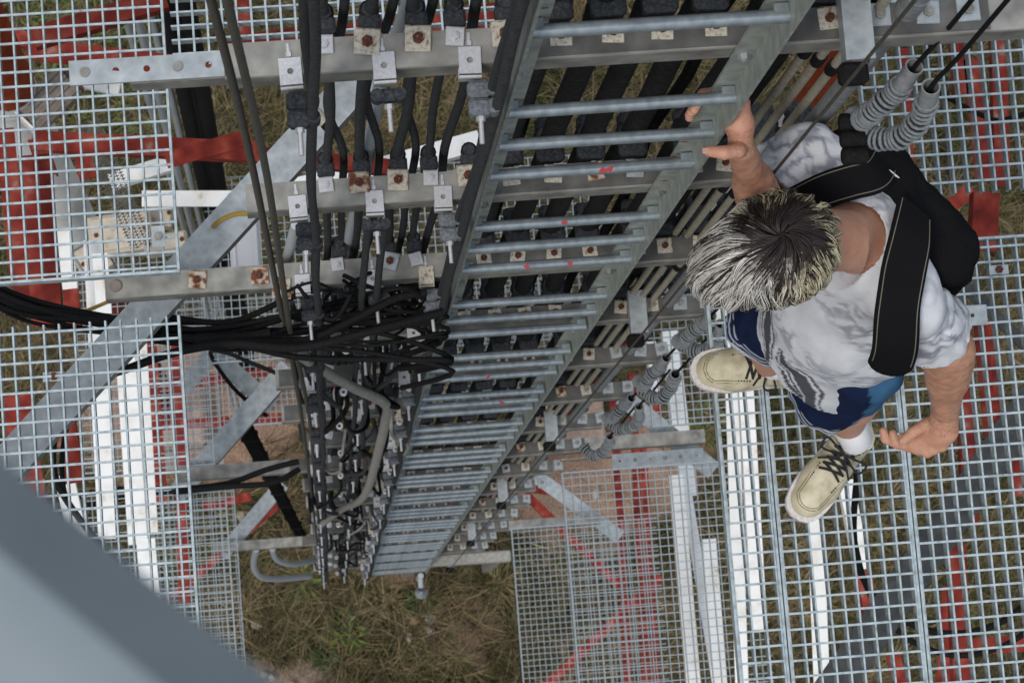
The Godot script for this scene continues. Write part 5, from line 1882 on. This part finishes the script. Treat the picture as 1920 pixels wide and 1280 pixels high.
func ground() -> void:
	var g := noise(.55, 4, FastNoiseLite.TYPE_SIMPLEX_SMOOTH, 61)
	var g2 := noise(2.6, 4, FastNoiseLite.TYPE_SIMPLEX_SMOOTH, 62)
	var mb := MB.new()
	var n := 150
	var lo := Vector2(-4.5, -8.0)
	var sp := Vector2(13.0, 11.0)
	var hs := PackedFloat32Array()
	var cs := PackedColorArray()
	for j in n + 1:
		for i in n + 1:
			var x := lo.x + sp.x * i / n
			var z := lo.y + sp.y * j / n
			hs.append(g.get_noise_2d(x, z) * .10 + g2.get_noise_2d(x, z) * .025)
			cs.append(soil(x, z, g, g2))
	for j in n:
		for i in n:
			var ps := []
			var cc := []
			for q in [[0, 0], [1, 0], [1, 1], [0, 1]]:
				var k: int = (j + q[1]) * (n + 1) + i + q[0]
				ps.append(Vector3(lo.x + sp.x * (i + q[0]) / n, hs[k], lo.y + sp.y * (j + q[1]) / n))
				cc.append(cs[k])
			for tr in [[0, 1, 2], [0, 2, 3]]:
				var nn: Vector3 = (ps[tr[1]] - ps[tr[0]]).cross(ps[tr[2]] - ps[tr[0]]).normalized()
				if nn.y < 0:
					nn = -nn
				mb.tri(ps[tr[0]], ps[tr[1]], ps[tr[2]], nn, nn, nn)
				var m := mb.c.size()
				var flip: bool = mb.v[m - 2] != ps[tr[1]]
				mb.c[m - 3] = cc[tr[0]]
				mb.c[m - 2] = cc[tr[2]] if flip else cc[tr[1]]
				mb.c[m - 1] = cc[tr[1]] if flip else cc[tr[2]]
	var gm := vmat(.95)
	gm.metallic_specular = .15
	gm.albedo_texture = tex(.05, [[0.0, Color(.55, .55, .55)], [.5, Color(.85, .85, .85)], [1.0, Color(1, 1, 1)]], 5)
	gm.uv1_triplanar = true
	gm.uv1_world_triplanar = true
	gm.uv1_scale = Vector3.ONE * 1.6
	obj("ground", mb.done(), gm).set_meta("kind", "structure")
	mb = MB.new()
	mb.quad(Vector3(-250, -.16, -250), Vector3(250, -.16, -250), Vector3(250, -.16, 250), Vector3(-250, -.16, 250), Vector3.UP)
	obj("far_ground", mb.done(), mat(lin(.06, .055, .032), .95)).set_meta("kind", "structure")
	# grass
	var kinds := [
		["dry_grass", "dry straw grass covering the ground below the tower", "grass", 9000, [Color(.34, .26, .14), Color(.22, .17, .10), Color(.46, .36, .21), Color(.15, .125, .08)], .42],
		["green_grass", "dark green grass growing among the dry straw", "grass", 8000, [Color(.105, .12, .042), Color(.075, .095, .034), Color(.15, .155, .062), Color(.055, .065, .03)], .36]]
	var gi := 0
	for k in kinds:
		var tuft := MB.new()
		for b in 13:
			var an := rng.randf() * TAU
			var L: float = k[5] * rng.randf_range(.45, 1.15)
			var lean := rng.randf_range(.25, 1.0)
			var dv := Vector3(cos(an), 0, sin(an))
			var sd := Vector3(-sin(an), 0, cos(an)) * rng.randf_range(.0028, .0058)
			var p0 := dv * rng.randf() * .05
			var prev := p0
			tuft.col = Color.WHITE * rng.randf_range(.65, 1.2)
			for s in 3:
				var u := (s + 1) / 3.0
				var p := p0 + dv * L * lean * u * (.5 + .5 * u) + Vector3.UP * L * (1.0 - .45 * lean * u) * u * .8
				var w0 := 1.0 - s / 3.0
				var w1 := 1.0 - u * .95
				var nn := (p - prev).cross(sd).normalized()
				if nn.y < 0:
					nn = -nn
				tuft.quad(prev - sd * w0, prev + sd * w0, p + sd * w1, p - sd * w1, nn)
				prev = p
		var mm := MultiMesh.new()
		mm.transform_format = MultiMesh.TRANSFORM_3D
		mm.use_colors = true
		mm.mesh = tuft.done()
		var xf := []
		var cl := []
		var tries := 0
		while xf.size() < k[3] and tries < k[3] * 4:
			tries += 1
			var x := rng.randf_range(-2.8, 6.4)
			var z := rng.randf_range(-6.2, .7)
			var bare := bareness(x, z, g, g2)
			if rng.randf() < bare:
				continue
			var patch := g.get_noise_2d(x * 2.1 + 30.0, z * 2.1)
			if gi == 0 and patch < -.25 and rng.randf() < .7:
				continue
			if gi == 1 and patch > .2 and rng.randf() < .75:
				continue
			var s := rng.randf_range(.55, 1.25)
			var tilt := Basis(Vector3(.5, 0, -.8).normalized(), .45 + .3 * g2.get_noise_2d(x, z))
			var bb := tilt * Basis(Vector3.UP, rng.randf() * TAU).scaled(Vector3.ONE * s)
			xf.append(Transform3D(bb, Vector3(x, g.get_noise_2d(x, z) * .10 + g2.get_noise_2d(x, z) * .025 - .005, z)))
			cl.append(k[4][rng.randi() % 4] * rng.randf_range(.55, 1.25))
		mm.instance_count = xf.size()
		for i in xf.size():
			mm.set_instance_transform(i, xf[i])
			mm.set_instance_color(i, cl[i])
		var o := MultiMeshInstance3D.new()
		o.multimesh = mm
		o.material_override = vmat(.95)
		o.material_override.metallic_specular = .15
		o.name = k[0]
		add_child(o)
		o.set_meta("kind", "stuff")
		o.set_meta("label", k[1])
		o.set_meta("category", k[2])
		gi += 1
	# broad-leaved weeds
	var weeds := [[.13, -.60, .17, "bright green weed in the middle of the grass"], [-.02, -.42, .10, "small bright green weed beside the bare earth"], [-.15, -1.0, .14, "green weed beneath the curved conduits"], [.72, -.80, .10, "dark green weed right of the ladder foot"], [3.0, -2.0, .2, "green weed seen through the right gratings"], [-1.75, -4.9, .55, "bright green bush beneath the left rear grating"], [-1.25, -4.6, .4, "green bush beside the rear conduits"], [-1.5, -5.4, .5, "green bush farthest back on the left"], [-2.0, -5.5, .5, "green bush in the far left corner"], [.95, -5.2, .35, "green bush behind the ladder"]]
	for w in weeds:
		var t := thing("green_weed", w[3], "weed", Vector3(w[0], .02, w[1]), "green weeds")
		var lf := MB.new()
		var cnt := int(60 + 900 * w[2] * w[2])
		for i in cnt:
			var an := rng.randf() * TAU
			var r: float = w[2] * pow(rng.randf(), .6)
			var ce := Vector3(cos(an) * r, .02 + rng.randf() * .12, sin(an) * r)
			var dv := Vector3(cos(an + rng.randf_range(-.9, .9)), rng.randf_range(.0, .7), sin(an + rng.randf_range(-.9, .9))).normalized()
			var sd := dv.cross(Vector3.UP).normalized()
			var ll: float = rng.randf_range(.05, .12)
			var nn := sd.cross(dv).normalized()
			if nn.y < 0:
				nn = -nn
			var v := rng.randf_range(.45, 1.2)
			lf.col = Color(.10 * v, .155 * v, .016 * v) if w[2] > .12 else Color(.05 * v, .085 * v, .018 * v)
			lf.quad(ce - dv * ll * .5, ce + sd * ll * .09, ce + dv * ll * .5, ce - sd * ll * .09, nn)
		obj("leaves", lf.done(), M.leafv, t).set_meta("kind", "stuff")
	# stones
	for i in 26:
		var x: float = [.45, .62, .75, .55, .85, -.45, -.3, -.5, -.15][i % 9] + rng.randf_range(-.12, .12) + (0.0 if i < 9 else rng.randf_range(-1.0, 2.5))
		var z: float = [-.75, -.62, -.55, -.45, -.7, -.42, -.3, -.25, -.2][i % 9] + rng.randf_range(-.1, .1) - (0.0 if i < 9 else rng.randf_range(0, 2.5))
		var f := Field.new(Vector3.ONE * -.08, Vector3.ONE * .08, .012)
		f.ell(Vector3.ZERO, Basis.IDENTITY, Vector3(rng.randf_range(.025, .05), .022, rng.randf_range(.025, .045)), .01)
		f.rough(noise(1.0, 2, FastNoiseLite.TYPE_SIMPLEX_SMOOTH, 70 + i), .012, Vector3.ONE * 22)
		mb = MB.new()
		f.mesh(mb)
		var o := obj("stone", mb.done(), M.stone if i % 3 else M.stone_tan)
		o.position = Vector3(x, .06 + g.get_noise_2d(x, z) * .1, z)
		o.rotation.y = rng.randf() * 6.0
		tag(o, "pale loose stone lying among the grass below the tower", "stone", "loose stones in the grass")

func bareness(x: float, z: float, g: FastNoiseLite, g2: FastNoiseLite) -> float:
	var b := 0.0
	for q in [[-.95, -2.45, 1.15, .75], [2.15, -1.65, .95, .55], [-.45, -.22, .55, .26], [.55, -1.05, .3, .13], [.95, -.55, .45, .35]]:
		var d := Vector2((x - q[0]) / q[2], (z - q[1]) / q[3]).length() + g2.get_noise_2d(x * 1.5, z * 1.5) * .45
		b = maxf(b, smoothstep(1.15, .75, d) * (.55 if q[0] == .95 else 1.0))
	return maxf(b, smoothstep(.25, .5, g.get_noise_2d(x * 1.3 - 9.0, z * 1.3)) * .6)

func soil(x: float, z: float, g: FastNoiseLite, g2: FastNoiseLite) -> Color:
	var b := bareness(x, z, g, g2)
	var c := Color(.06, .047, .033).lerp(Color(.04, .037, .022), clampf(.5 + g.get_noise_2d(x * 3, z * 3), 0, 1))
	var pink := Color(.50, .33, .235).lerp(Color(.38, .26, .20), clampf(.5 + g2.get_noise_2d(x * 4, z * 4) * 1.5, 0, 1))
	if z > -.6 and x < .3:
		pink = pink.lerp(Color(.38, .33, .28), .5)
	return c.lerp(pink, b * .95)

# the free-standing things are set out a little askew to the ladder
func swing() -> void:
	var b := Basis(Vector3.UP, -DX)
	for o in get_children():
		var nm := str(o.name)
		for k in ["person", "canvas_shoe", "backpack", "ribbed_box", "white_panel", "equipment_cabinet", "white_enclosure", "cylinder_lamp", "perforated_tray", "rear_conduit", "near_beam", "wire_rope", "coiled_sleeve", "grating_clip", "corner_column", "diagonal_brace", "foot_lamp", "base_beam"]:
			if nm.begins_with(k):
				o.transform = Transform3D(b * o.transform.basis, b * o.transform.origin)

func _ready() -> void:
	rng.seed = 77
	view()
	materials()
	M.concrete = mat(tex(.02, [[0.0, lin(.28, .19, .14)], [1.0, lin(.42, .31, .25)]], 4), .9, 0, 1.5)
	M.rustcream = mat(tex(.03, [[0.0, lin(.07, .02, .01)], [.36, lin(.15, .045, .018)], [.5, lin(.36, .27, .19)], [.62, lin(.42, .37, .30)], [1.0, lin(.55, .50, .42)]], 5, FastNoiseLite.TYPE_SIMPLEX_SMOOTH, 512, 17), .75, 0, 2.2)
	M.nail = mat(lin(.52, .30, .24), .35)
	M.shoe_dark = mat(lin(.24, .20, .12), .8)
	M.navy = mat(lin(.02, .03, .07), .7)
	M.stone = mat(lin(.34, .31, .28), .9)
	M.stone_tan = mat(lin(.30, .20, .12), .9)
	M.leafv = vmat(.6)
	ground()
	tower()
	brackets()
	gratings()
	ladder()
	cables()
	fittings()
	person()
	swing()
